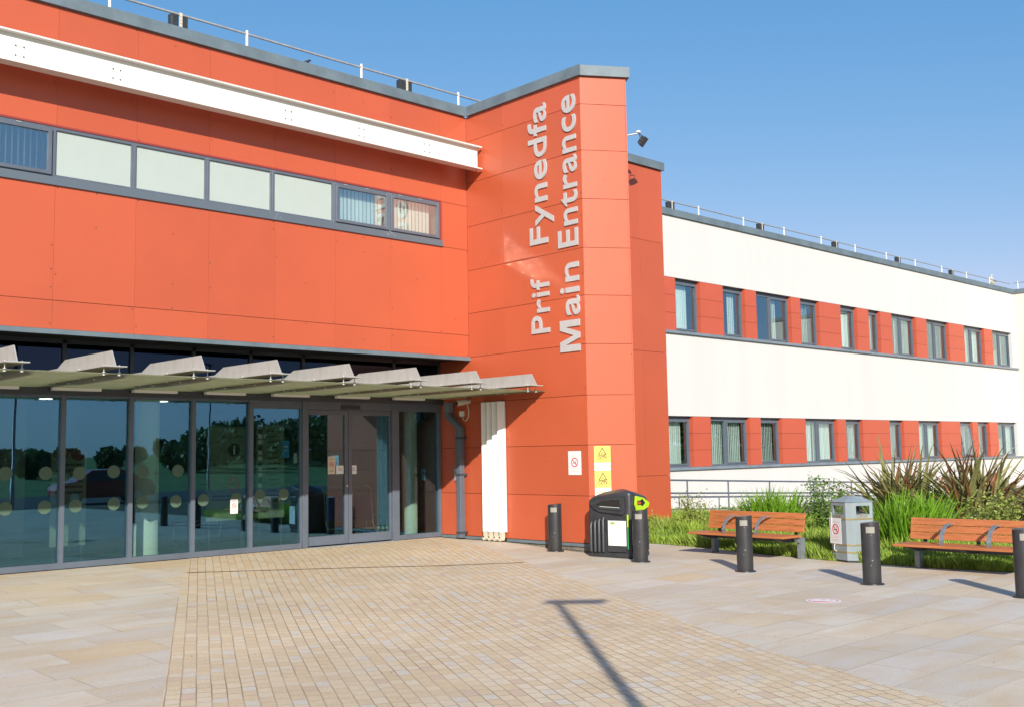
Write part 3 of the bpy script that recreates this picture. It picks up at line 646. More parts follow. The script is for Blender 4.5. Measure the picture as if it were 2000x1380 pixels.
for dx, h in ((0,.5), (.16,.62), (.3,.45)):
    vt.tube([(46.6+dx, 18.6, 8.40), (46.6+dx, 18.6, 8.42+h)], .03, 8); vt.tube([(46.6+dx, 18.55, 8.5), (46.6+dx-.05, 18.45, 8.75)], .02, 6)
tag(vt.build('roof_vent', M['cream']), 'small cluster of cream vent pipes on the wing roof near its far corner', 'vent pipes')
#@@PART3
# ------------------------------------------------------------------ lettering helpers
def text_parts(body, bold=.0, extrude=.0, spacing=1.0):
    """list of letters of the built-in font, each (verts, faces)"""
    c = bpy.data.curves.new('lettering', 'FONT'); c.body = body; c.offset = bold; c.extrude = extrude; c.space_character = spacing; c.resolution_u = 5
    o = bpy.data.objects.new('lettering', c); COL.objects.link(o); bpy.context.view_layer.update()
    dg = bpy.context.evaluated_depsgraph_get(); me = o.evaluated_get(dg).to_mesh()
    V = [v.co.copy() for v in me.vertices]; F = [tuple(p.vertices) for p in me.polygons]
    par = list(range(len(V)))
    def find(a):
        while par[a] != a: par[a] = par[par[a]]; a = par[a]
        return a
    for e in me.edges:
        a, b = find(e.vertices[0]), find(e.vertices[1])
        if a != b: par[a] = b
    for f in F:
        for q in f[1:]:
            a, b = find(f[0]), find(q)
            if a != b: par[a] = b
    comp = {}
    for i in range(len(V)): comp.setdefault(find(i), []).append(i)
    ints = sorted([[min(V[i].x for i in c_), max(V[i].x for i in c_), list(c_)] for c_ in comp.values()], key=lambda t: t[0])
    groups = []
    for a, b_, ids in ints:
        if groups and min(b_, groups[-1][1]) - max(a, groups[-1][0]) > .35*min(b_-a, groups[-1][1]-groups[-1][0]):
            g_ = groups[-1]; g_[0] = min(g_[0], a); g_[1] = max(g_[1], b_); g_[2] += ids
        else: groups.append([a, b_, ids])
    out = []
    for a, b_, ids in groups:
        mp_ = {i: k for k, i in enumerate(ids)}
        out.append(([V[i] for i in ids], [tuple(mp_[i] for i in f) for f in F if f[0] in mp_]))
    o.evaluated_get(dg).to_mesh_clear(); bpy.data.objects.remove(o); bpy.data.curves.remove(c)
    return out
class Frame:
    """flat sign artwork: origin, right, up, outward"""
    def __init__(s, O, ex, ey, n): s.O, s.ex, s.ey, s.n = Vector(O), Vector(ex).normalized(), Vector(ey).normalized(), Vector(n).normalized(); s.mb = MB()
    def P(s, x, y, h=0): return s.O + s.ex*x + s.ey*y + s.n*h
    def rect(s, x0, x1, y0, y1, h0, h1, m=0): s.mb.obox(s.P(x0, y0, h0), s.ex*(x1-x0), s.ey*(y1-y0), s.n*(h1-h0), m)
    def poly(s, pts, h0, h1, m=0): s.mb.prism([s.P(x, y, h0) for x, y in pts], s.n*(h1-h0), m)
    def disc(s, x, y, r, h0, h1, m=0, n=28): s.mb.disc(s.P(x, y, h0), s.n, r, h1-h0, n, m)
    def ring(s, x, y, r0, r1, h0, h1, m=0): s.mb.ring(s.P(x, y, h0), s.n, r0, r1, h1-h0, 32, m)
    def bar(s, x0, y0, x1, y1, w_, h0, h1, m=0):
        d = Vector((x1-x0, y1-y0)); L_ = d.length; d /= L_; q = Vector((-d.y, d.x))*w_/2
        s.poly([(x0-q.x, y0-q.y), (x1-q.x, y1-q.y), (x1+q.x, y1+q.y), (x0+q.x, y0+q.y)], h0, h1, m)
    def text(s, body, x, y, size, h0, h1, m=0, bold=.0, center=True, width=None):
        ps = text_parts(body, bold, .5); xs = [v.x for V, F in ps for v in V]; w0 = max(xs)-min(xs); sc = size; sx = sc if width is None else width/w0
        x0 = x - (w0*sx/2 if center else 0) - min(xs)*sx
        for V, F in ps: s.mb.add([s.P(x0+v.x*sx, y+v.y*sc, h0+(v.z+.5)*(h1-h0)) for v in V], F, m)
    def lines(s, x0, x1, y, n, dy, hh, h0, h1, m=0, ragged=.15):
        for k in range(n):
            a, b_ = x0, x1
            r1, r2 = random.uniform(0, ragged)*(x1-x0), random.uniform(0, ragged)*(x1-x0); cur = a+r1; end = b_-r2
            while cur < end:
                wd = random.uniform(.06, .16)*(x1-x0); s.rect(cur, min(cur+wd, end), y-k*dy, y-k*dy+hh, h0, h1, m); cur += wd+.02*(x1-x0)+.003
    def nosmoke(s, x, y, r, h, red, blk):
        s.rect(x-r*.55, x+r*.35, y-r*.18, y-r*.02, h, h+.001, blk); s.rect(x+r*.38, x+r*.52, y-r*.18, y-r*.02, h, h+.001, red)
        s.bar(x+r*.40, y+r*.06, x+r*.28, y+r*.28, r*.08, h, h+.001, blk); s.bar(x+r*.28, y+r*.28, x+r*.45, y+r*.5, r*.08, h, h+.001, blk)
        s.ring(x, y, r*.80, r, h, h+.0015, red); s.bar(x-r*.62, y+r*.62, x+r*.62, y-r*.62, r*.17, h+.0011, h+.0022, red)
    def build(s, name, mats, parent=None): return s.mb.build(name, mats, parent)

# ------------------------------------------------------------------ big letters on the tower
def wall_words(label, words, base_y, cap):
    t = thing('wall_lettering', label, 'lettering', (XT-.03, base_y, words[0][1]), world=True, group='raised silver words running up the tower')
    for body, z0, z1, lead in words:
        ps = text_parts(body, .010, .5, 1.03); xs = [v.x for V, F in ps for v in V]; w0, w1 = min(xs), max(xs)
        ch = max(v.y for v in ps[0][0]); sy = cap/ch; sx = (z1-z0)/(w1-w0)
        for V, F in ps:
            if body == 'Main' and V is ps[0][0]:
                x0m, x1m = min(v.x for v in V), max(v.x for v in V); sw = (x1m-x0m)*.215; d_ = (x1m-x0m)
                P = [(0,0),(sw,0),(sw,ch*.70),(d_/2-sw*.42,0),(d_/2+sw*.42,0),(d_-sw,ch*.70),(d_-sw,0),(d_,0),(d_,ch),(d_-sw*1.45,ch),(d_/2,ch*.30),(sw*1.45,ch),(0,ch)]
                b = MB(); b.prism([(XT-.004, base_y+y*sy, z0+x*sx) for x, y in P], (-.022, 0, 0)); b.build('letter', M['letter'], t); continue
            b = MB(); b.add([(XT-.004-(v.z+.5)*.022, base_y+v.y*sy, z0+(v.x-w0)*sx) for v in V], F)
            b.build('letter', M['letter'], t)
wall_words('raised silver words Main Entrance running up the tower beside its front corner', [('Main', 3.36, 4.93, 0), ('Entrance', 5.22, 7.96, 0)], 12.395, .475)
wall_words('raised silver words Prif Fynedfa running up the tower, farther from its front corner', [('Prif', 3.75, 4.76, 0), ('Fynedfa', 5.38, 7.98, 0)], 13.13, .455)

# ------------------------------------------------------------------ white steel beam
bt = thing('steel_beam', 'long white painted I-beam running across the front above the strip window', 'beam', (5, 14.93, 7.08), world=True)
b = MB(); xa, xb = -6, 13.395
b.box(xa, 7.638, 14.925, 14.94, 7.10, 7.50); b.box(7.642, xb-.04, 14.925, 14.94, 7.10, 7.50); b.box(xa, xb, 14.83, 15.03, 7.502, 7.525); b.box(xa, xb, 14.83, 15.03, 7.075, 7.098)
b.build('beam', M['whitesteel'], bt)
b = MB()
BX = [-1, .5, 2, 3.4, 4.86, 6.23, 9.14, 10.62, 12.10, 13.24]
for x in BX:
    for dx in (-.055, .055):
        for z in (7.20, 7.34): b.disc((x+dx, 14.925, z), (0,-1,0), .011, .010, 6)
b.build('bolt', M['greydk'], bt)
b = MB()
for dx in (-.05, .05):
    for z in (7.15, 7.25, 7.35, 7.45): b.disc((7.64+dx, 14.925, z), (0,-1,0), .010, .008, 6)
b.build('splice_bolt', M['whitesteel'], bt)
for x in BX:
    b = MB(); b.box(x-.05, x+.05, 14.942, YF-.002, 7.42, 7.47); b.build('bracket', M['whitesteel'], bt)

# ------------------------------------------------------------------ glass canopy
ct = thing('glass_canopy', 'frosted glass canopy hung under bolted steel fins above the entrance doors', 'canopy', (6, 14.7, 2.70), world=True)
FX = [-1.9, -.65, .6, 1.85, 3.09, 4.36, 5.56, 6.79, 7.97, 9.22, 10.51, 11.80, 13.12]
for x0, x1 in zip(FX[:-1], FX[1:]):
    b = MB(); b.box(x0+.004, x1-.004, 13.285, 16.09, 2.700, 2.716); b.build('glass_panel', M['canopy'], ct)
b = MB(); b.box(FX[-1]+.004, XT-.012, 13.285, 16.09, 2.700, 2.716); b.build('glass_panel', M['canopy'], ct)
for x in FX:
    b = MB()
    b.prism([(x-.007, 13.17, 2.802), (x-.007, 13.30, 3.005), (x-.007, 14.86, 3.005), (x-.007, 15.14, 2.90), (x-.007, 16.1, 2.90), (x-.007, 16.1, 2.802)], (.014, 0, 0))
    b.box(x-.145, x+.145, 13.16, 15.3, 2.788, 2.801); b.box(x-.05, x+.05, 15.302, 16.1, 2.788, 2.801)
    f = b.build('steel_fin', M['galv'], ct)
    for y in (13.30, 14.10, 15.0):
        for dx in (-.10, .10): b = MB(); b.tube([(x+dx, y, 2.69), (x+dx, y, 2.822)], .007, 6); b.tube([(x+dx, y, 2.716), (x+dx, y, 2.728)], .022, 10); b.tube([(x+dx, y, 2.683), (x+dx, y, 2.700)], .022, 10); b.tube([(x+dx, y, 2.801), (x+dx, y, 2.815)], .016, 6); b.build('bolt', M['galvl'], f)
for x in (4.95, 6.15, 7.38, 8.6, 9.85, 11.15, 12.45, 3.7):  # short pale bars with dark backs along the rear edge of the glass
    b = MB(); b.box(x-.36, x+.36, 15.93, 16.02, 2.655, 2.695); b.box(x-.37, x+.37, 16.022, 16.05, 2.64, 2.697, 1); b.build('pale_strip', [M['paper'], M['greydk']], ct)
b = MB(); b.box(-2, XT-.3, 16.055, 16.115, 2.60, 2.70); b.build('gutter', M['greydk'], ct)

# ------------------------------------------------------------------ things fixed to the tower wall
t = thing('downpipe', 'dark grey square rainwater downpipe on the red wall right of the doors', 'downpipe', (XT-.09, 15.5, 0), world=True)
b = MB(); b.box(XT-.20, XT-.06, 15.76, 15.90, 2.44, 2.62); b.build('hopper', M['coping'], t, bevel=.006)
def sq(pts, w_):
    b = MB(); pts = [Vector(p) for p in pts]; V = []
    for i, p in enumerate(pts):
        d = (pts[min(i+1, len(pts)-1)]-pts[max(i-1, 0)]).normalized(); a = Vector((1,0,0)); c_ = d.cross(a).normalized()
        if 0 < i < len(pts)-1: k = 1/max(.5, math.cos(((pts[i+1]-p).angle(p-pts[i-1]))/2))
        else: k = 1
        for sx_, sy_ in ((-1,-1),(1,-1),(1,1),(-1,1)): V.append(p + a*sx_*w_/2 + c_*sy_*w_/2*k)
    n = len(pts); F = [(i*4+j, i*4+(j+1) % 4, (i+1)*4+(j+1) % 4, (i+1)*4+j) for i in range(n-1) for j in range(4)] + [(3,2,1,0), tuple(range(4*n-4, 4*n))]
    b.add(V, F); return b
sq([(XT-.13, 15.83, 2.44), (XT-.13, 15.83, 2.36), (XT-.13, 15.50, 2.12), (XT-.13, 15.50, .02)], .115).build('pipe', M['grey'], t, bevel=.008)
for z in (.10, 1.20, 1.9):
    b = MB(); b.box(XT-.195, XT-.002, 15.435, 15.565, z, z+.04); b.build('pipe_clip', M['greydk'], t)
t = thing('security_camera', 'small white bullet security camera with looping cable under the canopy end', 'camera', (XT-.1, 15.38, 2.36), world=True)
b = MB(); b.tube([(XT-.26, 15.42, 2.585), (XT-.08, 15.36, 2.62)], [.058, .055], 16); b.tube([(XT-.075, 15.36, 2.62), (XT-.002, 15.36, 2.62)], [.03, .05], 12); b.build('camera_body', M['cream'], t)
b = MB(); b.tube([(XT-.275, 15.425, 2.582), (XT-.262, 15.42, 2.585)], .045, 16); b.build('lens', M['black'], t)
b = MB(); b.box(XT-.055, XT-.002, 15.50, 15.60, 2.34, 2.44); b.build('junction_box', M['whitepl'], t, bevel=.005)
b = MB(); b.tube([(XT-.05, 15.36, 2.57), (XT-.03, 15.34, 2.45), (XT-.025, 15.36, 2.32), (XT-.025, 15.43, 2.25), (XT-.025, 15.50, 2.26), (XT-.025, 15.54, 2.335)], .011, 8); b.build('cable', M['cream'], t)
t = thing('entry_panel', 'small grey metal push panel with old screw holes beside the downpipe', 'wall panel', (XT, 15.75, 1.10), world=True)
f = Frame((XT-.001, 15.82, 1.10), (0,-1,0), (0,0,1), (-1,0,0)); f.rect(0, .14, 0, .23, 0, .012); f.build('plate', M['galvl'], t)
f = Frame((XT-.001, 15.82, 1.10), (0,-1,0), (0,0,1), (-1,0,0)); f.disc(.07, .15, .022, .012, .018, 0, 14); f.build('push_button', M['ink'], t)
for x in (-.02, .14):
    for y in (.33, .36, .52, .55): f = Frame((XT-.001, 15.82, 1.10), (0,-1,0), (0,0,1), (-1,0,0)); f.disc(x, y, .010, .0, .003, 0, 8); f.build('screw_hole', M['ink'], t)
t = thing('folding_shutter', 'white concertina shutter folded against the red wall beside the entrance', 'shutter', (XT-.1, 14.62, 0), world=True)
for k in range(4):
    y0 = 14.91-k*.147; b = MB()
    b.add([(XT-.015, y0, .17), (XT-.155, y0-.06, .17), (XT-.16, y0-.075, .17), (XT-.045, y0-.143, .17), (XT-.015, y0-.143, .17),
           (XT-.015, y0, 2.575), (XT-.155, y0-.06, 2.575), (XT-.16, y0-.075, 2.575), (XT-.045, y0-.143, 2.575), (XT-.015, y0-.143, 2.575)],
          [(0,1,2,3,4)[::-1], (5,6,7,8,9), (0,1,6,5), (1,2,7,6), (2,3,8,7), (3,4,9,8), (4,0,5,9)])
    lf = b.build('shutter_leaf', M['whitepl'], t)
    b = MB(); b.box(XT-.13, XT-.05, y0-.115, y0-.045, .06, .165); b.tube([(XT-.15, y0-.08, .045), (XT-.06, y0-.08, .045)], .04, 12); b.disc((XT-.151, y0-.08, .075), (-1,0,0), .014, .006, 8, 1)
    b.build('castor', [M['cream'], M['ink']], lf)

f = Frame((XT-.001, 12.75, 1.22), (0,-1,0), (0,0,1), (-1,0,0)); f.rect(0, .30, 0, .41, 0, .006); f.nosmoke(.15, .215, .082, .006, 1, 2); f.lines(.03, .27, .345, 2, .022, .006, .006, .0065, 4, .2); f.lines(.03, .27, .105, 2, .02, .006, .006, .0065, 4, .15); f.lines(.05, .25, .055, 1, .02, .009, .006, .0065, 3, .1)
f.disc(.11, .38, .004, .006, .008, 2, 8)
tag(f.build('no_smoking_sign', [M['paper'], M['sred'], M['ink'], M['softred'], M['softink']]), 'white no smoking notice on the left face of the tower, beside the yellow camera signs', 'sign')
for k, (z0, lab) in enumerate(((1.290, 'upper yellow CCTV sign on the tower front, above its twin'), (.862, 'lower yellow CCTV sign on the tower front, partly behind the recycling bin'))):
    f = Frame(A_+uf*.105+nf*.001+Vector((0,0,z0)), uf, (0,0,1), nf); H = .42
    f.rect(0, .29, 0, H, 0, .005, 1); f.rect(0, .29, .135, H, .005, .007, 0); f.rect(0, .29, .055, .07, .005, .007, 0)
    tri = [(.075,.265),(.215,.265),(.145,.385)]; cx_, cy_ = .145, .305
    for a in range(3): f.bar(*tri[a], *tri[(a+1) % 3],   .015, .007, .008, 2)
    f.poly([(.115,.296),(.150,.318),(.158,.306),(.123,.284)], .007, .008, 2); f.poly([(.150,.300),(.176,.284),(.186,.290),(.160,.296)], .007, .008, 2); f.rect(.168,.19,.276,.283,.007,.008,2)
    f.text('CCTV', .145, .195, .075, .007, .0085, 2, .035, width=.17); f.lines(.03, .26, .18, 3, .016, .006, .007, .0075, 3, .1); f.lines(.03, .26, .10, 2, .014, .004, .005, .0055, 3, .1)
    tag(f.build('camera_sign', [M['yellow'], M['paper'], M['ink'], M['softyel']]), lab, 'sign', 'yellow CCTV signs on the tower')
t = thing('floodlight', 'black floodlight on a short arm sticking out beyond the tower edge', 'floodlight', (17.6, 14.6, 8.2), world=True)
b = MB(); b.tube([(17.1, YF, 8.42), (17.2, 14.9, 8.44), (17.66, 14.42, 8.55)], .018, 8); b.disc((17.1, YF-.001, 8.42), (0,-1,0), .07, .02, 14); b.build('arm', M['galvl'], t)
b = MB(); b.lathe([(.02,-.01),(.055,0),(.055,.03),(.035,.05),(.0,.055)], (17.66, 14.42, 8.56), 14, caps=False); b.build('sensor', M['whitepl'], t)
b = MB(); d = Vector((.25,-.72,-.64)).normalized(); a = Vector((.94,.33,0)).normalized(); u_ = a.cross(d); c0 = Vector((17.75, 14.38, 8.38))
b.obox(c0-a*.10-u_*.10-d*.03, a*.20, u_*.20, d*.055); b.obox(c0-a*.112-u_*.112+d*.026, a*.224, u_*.224, d*.012)
for q in range(5): b.obox(c0-a*(.088-.04*q)-u_*.08-d*.055, a*.010, u_*.16, d*.024)
b.tube([c0-a*.118, c0-a*.118+Vector((-.02,.02,.14)), c0+a*.118+Vector((-.02,.02,.14)), c0+a*.118], .010, 6); b.build('lamp_housing', M['black'], t)
b = MB(); b.obox(c0-a*.088-u_*.088+d*.0385, a*.176, u_*.176, d*.003); b.build('lamp_glass', M['greydk'], t)

# ------------------------------------------------------------------ bollards
def make_bollard(label):
    t = thing('bollard', label, 'bollard', group='black lit bollards round the edge of the plaza')
    n = 40; V = []; sx, sy = .118, .092
    prof = [(1.0, .012), (1.0, .78), (.985, .80)]
    for s_, z in prof:
        for j in range(n):
            th = 2*math.pi*j/n; x, y = s_*sx*math.cos(th), s_*sy*math.sin(th); V.append((x, y, z + (.012*x/sx*(z > .7))))
    k = 3; F = [(i*n+j, i*n+(j+1) % n, (i+1)*n+(j+1) % n, (i+1)*n+j) for i in range(k-1) for j in range(n)]
    b = MB(); b.add(V, F, 0, True); b.add(V[-n:], [tuple(range(n))]); b.build('shaft', M['boll'], t)
    b = MB(); b.lathe([(1.30, 0), (1.30, .008), (1.22, .014), (1.02, .02)], (0,0,0), n, sx=sx, sy=sy); b.build('foot_plate', M['boll'], t)
    def patch(a0, a1, z0, z1, off, name, mt, m2=None):
        b = MB(); q = 8; V = []
        for i in range(q+1):
            th = a0+(a1-a0)*i/q
            for r_ in (1.0, 1.0+off/.1):
                for z in (z0, z1): V.append((r_*sx*math.cos(th), r_*sy*math.sin(th), z))
        for i in range(q):
            a = i*4; c_ = a+4
            b.add(V, [(a+2, c_+2, c_+3, a+3), (a+3, c_+3, c_+1, a+1), (a, a+2, a+3, a+1)[::1], (a+2, a, c_, c_+2)]) if i in (0,) else b.add(V, [(a+2, c_+2, c_+3, a+3), (a+3, c_+3, c_+1, a+1), (a+2, a, c_, c_+2)])
        e = q*4; b.add(V, [(e, e+1, e+3, e+2)]); return b.build(name, mt, t)
    patch(-2.12, -1.18, .665, .745, .002, 'light_window', M['reflector'])
    h = patch(-2.0, -1.3, .14, .30, .0012, 'access_hatch', M['boll'])
    b = MB(); b.disc((0, -sy-.001, .315), (0,-1,0), .006, .003, 10); b.disc((-.02, -sy-.002, .25), (0,-1,0), .004, .003, 8); b.disc((0,-sy-.001,.64),(0,-1,0),.004,.003,8); b.build('screw', M['galvl'], h)
    return t
BO = [(13.16, 12.84, 'black bollard standing close to the red tower wall, left of the recycling bin'), (12.98, 10.80, 'black bollard standing directly in front of the recycling bin'),
      (13.21, 9.02, 'black bollard in front of the first timber bench'), (13.01, 6.93, 'black bollard in front of the pale grey litter bin'), (13.02, 5.00, 'black bollard cut off by the right edge of the photo')]
b0 = None
for x, y, lab in BO:
    o = make_bollard(lab) if b0 is None else copy_tree(b0)
    if b0 is None: b0 = o
    o.location = (x, y, gz(x, y)+.003); o.rotation_euler.z = R(-47+random.uniform(-4, 4)-6); o['label'] = lab
b1 = copy_tree(b0); b1.location = (12.95, 3.1, gz(12.95,3.1)); b1['label'] = 'black bollard beyond the right edge of the photo'

# ------------------------------------------------------------------ recycling bin
t = thing('recycling_bin', 'big black domed double recycling bin with a lime green opening on its right', 'recycling bin', (13.40, 11.60, gz(13.4, 11.6)+.002), R(280.5))
def rrect(w_, d_, r_, z, n=6, bulge=.0):
    P = []
    for cx_, cy_, a0 in ((w_/2-r_, -d_/2+r_, -90), (w_/2-r_, d_/2-r_, 0), (-w_/2+r_, d_/2-r_, 90), (-w_/2+r_, -d_/2+r_, 180)):
        for i in range(n+1):
            a = R(a0+90*i/n); x, y = cx_+r_*math.cos(a), cy_+r_*math.sin(a)
            if bulge: y *= 1+bulge*(1-(2*x/w_)**2); x *= 1+bulge*.6*(1-min(1,(2*y/d_)**2))
            P.append((x, y, z))
    return P
W_, D_ = .80, .60
def zt(x, y): return 1.10-.185*min(1.25, ((x-.13)**2+(y+.16)**2)/.30)
rings = [rrect(W_*a, D_*b_, r_, z, 6, .04) for a, b_, z, r_ in [(.985,.985,0,.04),(1.02,1.02,.01,.05),(1.03,1.03,.06,.05),(1.0,1.0,.085,.05),(1.0,1.0,.60,.05)]]
for a, dz_ in ((1.0,-.05),(.995,-.02),(.97,-.004),(.92,.004),(.75,.006),(.5,.006),(.25,.006),(.06,.006)):
    rings.append([(x, y, zt(x, y)+dz_) for x, y, z in rrect(W_*a, D_*a, .05*a+.004, 0, 6, .04)])
n = len(rings[0]); V = [p for r_ in rings for p in r_]
b = MB(); b.add(V, [(i*n+j, i*n+(j+1) % n, (i+1)*n+(j+1) % n, (i+1)*n+j) for i in range(len(rings)-1) for j in range(n)], 0, True); b.add(rings[-1], [tuple(range(n))]); b.build('body', M['black'], t)
def plate(pts, y, th, name, mt, parent, bevel=.004, axis='front'):
    b = MB()
    if axis == 'front': b.prism([(x, y, z) for x, z in pts], (0, -th, 0))
    else: b.prism([(y, x, z) for x, z in pts], (th, 0, 0))
    return b.build(name, mt, parent, bevel=bevel)
FY = -.324
hood = plate([(-.34,.87),(-.17,.945),(.05,.985),(.30,1.0),(.325,.74),(.28,.70),(-.16,.74),(-.26,.79)], FY, .022, 'opening_frame', M['black'], t, .01)
h2 = plate([(-.27,.865),(-.10,.935),(.10,.965),(.265,.968),(.28,.79),(.25,.765),(-.16,.79)], FY-.0225, .018, 'opening_lip', M['black'], hood, .008)
plate([(-.225,.855),(-.08,.915),(.10,.938),(.235,.94),(.245,.805),(-.13,.82)], FY-.041, .003, 'dark_opening', mat('bin_inside', (.012,.008,.007), .9), hood, 0)
plate([(-.13,.822),(.24,.806),(.24,.816),(.10,.822),(-.14,.834)], FY-.0445, .004, 'bag_edge', M['frost'], hood, 0)
plate([(-.02,.10),(.345,.10),(.345,.665),(.10,.665),(-.02,.64)], FY, .014, 'door_panel', M['black'], t, .01)
for k in range(4):
    b = MB(); x = -.335+k*.078; b.tube([(x, FY-.008, .09), (x, FY-.008, .52+.028*k), (x, FY+.02, .56+.028*k)], .030, 12); b.build('rib', M['black'], t)
for k in range(3):
    b = MB(); y = -.12+k*.12; b.tube([(.405, y, .09), (.405, y, .60-.03*k), (.385, y, .64-.03*k)], .030, 12); b.build('rib', M['black'], t)
b = MB(); b.obox((.0, FY-.0145, .20), (.335,0,0), (0,-.004,0), (0,0,.40)); lab = b.build('info_label', M['paper'], t, bevel=.0)
f = Frame((.02, FY-.019, .20), (1,0,0), (0,0,1), (0,-1,0))
f.poly([(.02,.335),(.10,.34),(.12,.36),(.08,.385),(.03,.38)], 0, .001, 0)
for seg in (((.12,.13),(.12,.30)),((.12,.30),(.21,.31)),((.21,.31),(.21,.13)),((.12,.13),(.165,.12)),((.165,.12),(.21,.13)),((.165,.12),(.165,.295)),((.12,.30),(.15,.33)),((.15,.33),(.215,.335)),((.215,.335),(.21,.31))):
    f.bar(*seg[0], *seg[1], .004, 0, .001, 1)
f.lines(.09, .20, .085, 1, .02, .006, 0, .001, 1); f.lines(.05, .24, .05, 1, .02, .006, 0, .001, 1)
f.build('label_print', [mat('dull_lime_print', (.35,.45,.12), .6), M['softink']], lab)
plate([(.352,.15),(.378,.15),(.378,.50),(.352,.50)], FY+.0, .010, 'green_strip', M['green'], t, .002)
plate([(.352,.502),(.378,.502),(.378,.70),(.352,.70)], FY+.0, .010, 'lime_strip', M['lime'], t, .002)
lf = plate([(-.20,.86),(-.17,.995),(.07,.955),(.27,.87),(.245,.81),(.095,.765),(-.14,.74)], .418, .022, 'lime_opening', M['lime'], t, .008, 'side')
plate([(-.137,.845),(-.137,.915),(-.037,.918),(.03,.94),(.12,.872),(.03,.82),(-.024,.845)], .4405, .003, 'dark_opening', mat('bin_inside2', (.012,.008,.007), .9), lf, 0, 'side')
plate([(-.125,.855),(-.125,.905),(-.03,.895),(-.02,.862)], .4438, .002, 'red_liner', M['red_far'], lf, 0, 'side')
plate([(-.27,.10),(.26,.10),(.26,.60),(-.27,.62)], .412, .006, 'door_panel', M['black'], t, .005, 'side')

# ------------------------------------------------------------------ benches
def make_bench(label):
    t = thing('park_bench', label, 'bench', group='timber benches along the planting bed')
    for k in range(3):
        y0 = -.60+k*.172; b = MB(); b.box(-.975, .975, y0, y0+.162, .352, .387); b.build('seat_board', M['wood'], t, bevel=.006)
    for k in range(3):
        z0 = .425+k*.104; y0 = -.045+k*.022
        b = MB(); b.obox((-.975, y0, z0), (1.95,0,0), (0,.034,0), (0,.019,.097)); b.build('back_board', M['wood'], t, bevel=.006)
    b = MB(); b.box(-.90, .90, -.10, .01, .262, .325); b.build('cross_beam', M['greydk'], t, bevel=.004)
    for x in (-.88, .88):
        b = MB(); b.prism([(x-.035, -.045, 0), (x-.035, .075, 0), (x-.035, .075, .335), (x-.035, -.14, .335), (x-.035, -.10, .262), (x-.035, -.045, .262)], (.07, 0, 0)); b.build('leg', M['benchleg'], t, bevel=.006)
    for x in (-.78, 0, .78):
        b = MB(); b.prism([(x-.04, -.55, .350), (x-.04, -.55, .335), (x-.04, -.28, .27), (x-.04, -.102, .262), (x-.04, -.102, .350)], (.08, 0, 0)); b.prism([(x-.02, .0, .326), (x-.02, .04, .326), (x-.02, .085, .71), (x-.02, .065, .71)], (.04, 0, 0)); b.build('seat_bracket', M['greydk'], t)
    for x in (-.33, .33):
        P = [(-.42,.387),(-.425,.45),(-.40,.53),(-.34,.60),(-.25,.648),(-.14,.668),(-.03,.66)]; b = MB()
        V = []; 
        for i, (y, z) in enumerate(P):
            a = P[max(i-1,0)]; c_ = P[min(i+1,len(P)-1)]; d = Vector((c_[0]-a[0], c_[1]-a[1])).normalized(); nn = Vector((-d.y, d.x))*.005
            V += [(x-.030, y-nn.x, z-nn.y), (x+.030, y-nn.x, z-nn.y), (x+.030, y+nn.x, z+nn.y), (x-.030, y+nn.x, z+nn.y)]
        k = len(P); b.add(V, [(i*4+j, i*4+(j+1) % 4, (i+1)*4+(j+1) % 4, (i+1)*4+j) for i in range(k-1) for j in range(4)] + [(3,2,1,0), tuple(range(4*k-4, 4*k))]); b.build('armrest', M['benchleg'], t)
    return t
be = make_bench('orange timber bench behind the middle bollard, left of the litter bin'); be.location = (15.33, 10.24, -.168); be.rotation_euler.z = R(267)
be2 = copy_tree(be); be2['label'] = 'orange timber bench at the right edge, in front of the tall flax'; be2.location = (15.15, 6.44, -.168); be2.rotation_euler.z = R(270)

# ------------------------------------------------------------------ litter bin
t = thing('litter_bin', 'pale blue-grey square litter bin with gold bands and a no smoking notice', 'litter bin', (15.49, 8.54, -.168), R(246.4))
ch = .085; S_ = .265
def oct_(s_, c_, z): return [(s_-c_,-s_,z),(s_,-s_+c_,z),(s_,s_-c_,z),(s_-c_,s_,z),(-s_+c_,s_,z),(-s_,s_-c_,z),(-s_,-s_+c_,z),(-s_+c_,-s_,z)]
b = MB(); b.prism(oct_(S_-.015, ch, 0), (0,0,.03)); b.build('base', M['greydk'], t)
b = MB(); b.prism(oct_(S_, ch, .03), (0,0,.705))
for a in range(4):
    c_, s_ = round(math.cos(a*math.pi/2)), round(math.sin(a*math.pi/2))
    def Rr(x, y, z): return (x*c_-y*s_, x*s_+y*c_, z)
    b.prism([Rr(S_-ch-.055, -S_, .735), Rr(S_-ch, -S_, .735), Rr(S_, -S_+ch, .735), Rr(S_, -S_+ch+.055, .735), Rr(S_-.05, -S_+ch+.03, .735), Rr(S_-ch-.03, -S_+.05, .735)], (0,0,.135))
b.prism(oct_(S_, ch, .87), (0,0,.055)); b.build('body', M['bin'], t, bevel=.003)
b = MB(); b.box(-.05, .06, -.02, .09, .736, .869); b.build('inner_liner', M['black'], t)
b = MB(); base = oct_(S_+.012, ch, .927); top = oct_(.09, .04, 1.01)
b.add(base+top, [tuple(range(8))[::-1], tuple(range(8,16))]+[(i,(i+1) % 8,8+(i+1) % 8,8+i) for i in range(8)]); b.build('roof', M['bin'], t, bevel=.003)
for z in (.655, .255, .145):
    b = MB(); o1 = oct_(S_+.004, ch, z); b.prism(o1, (0,0,.022)); b.build('gold_band', M['gold'], t)
f = Frame((-S_, -S_-.001, 0), (1,0,0), (0,0,1), (0,-1,0)); f.text('Litter', .25, .69, .075, 0, .002, 0, .01, width=.21); f.build('lettering', M['gold'], t)
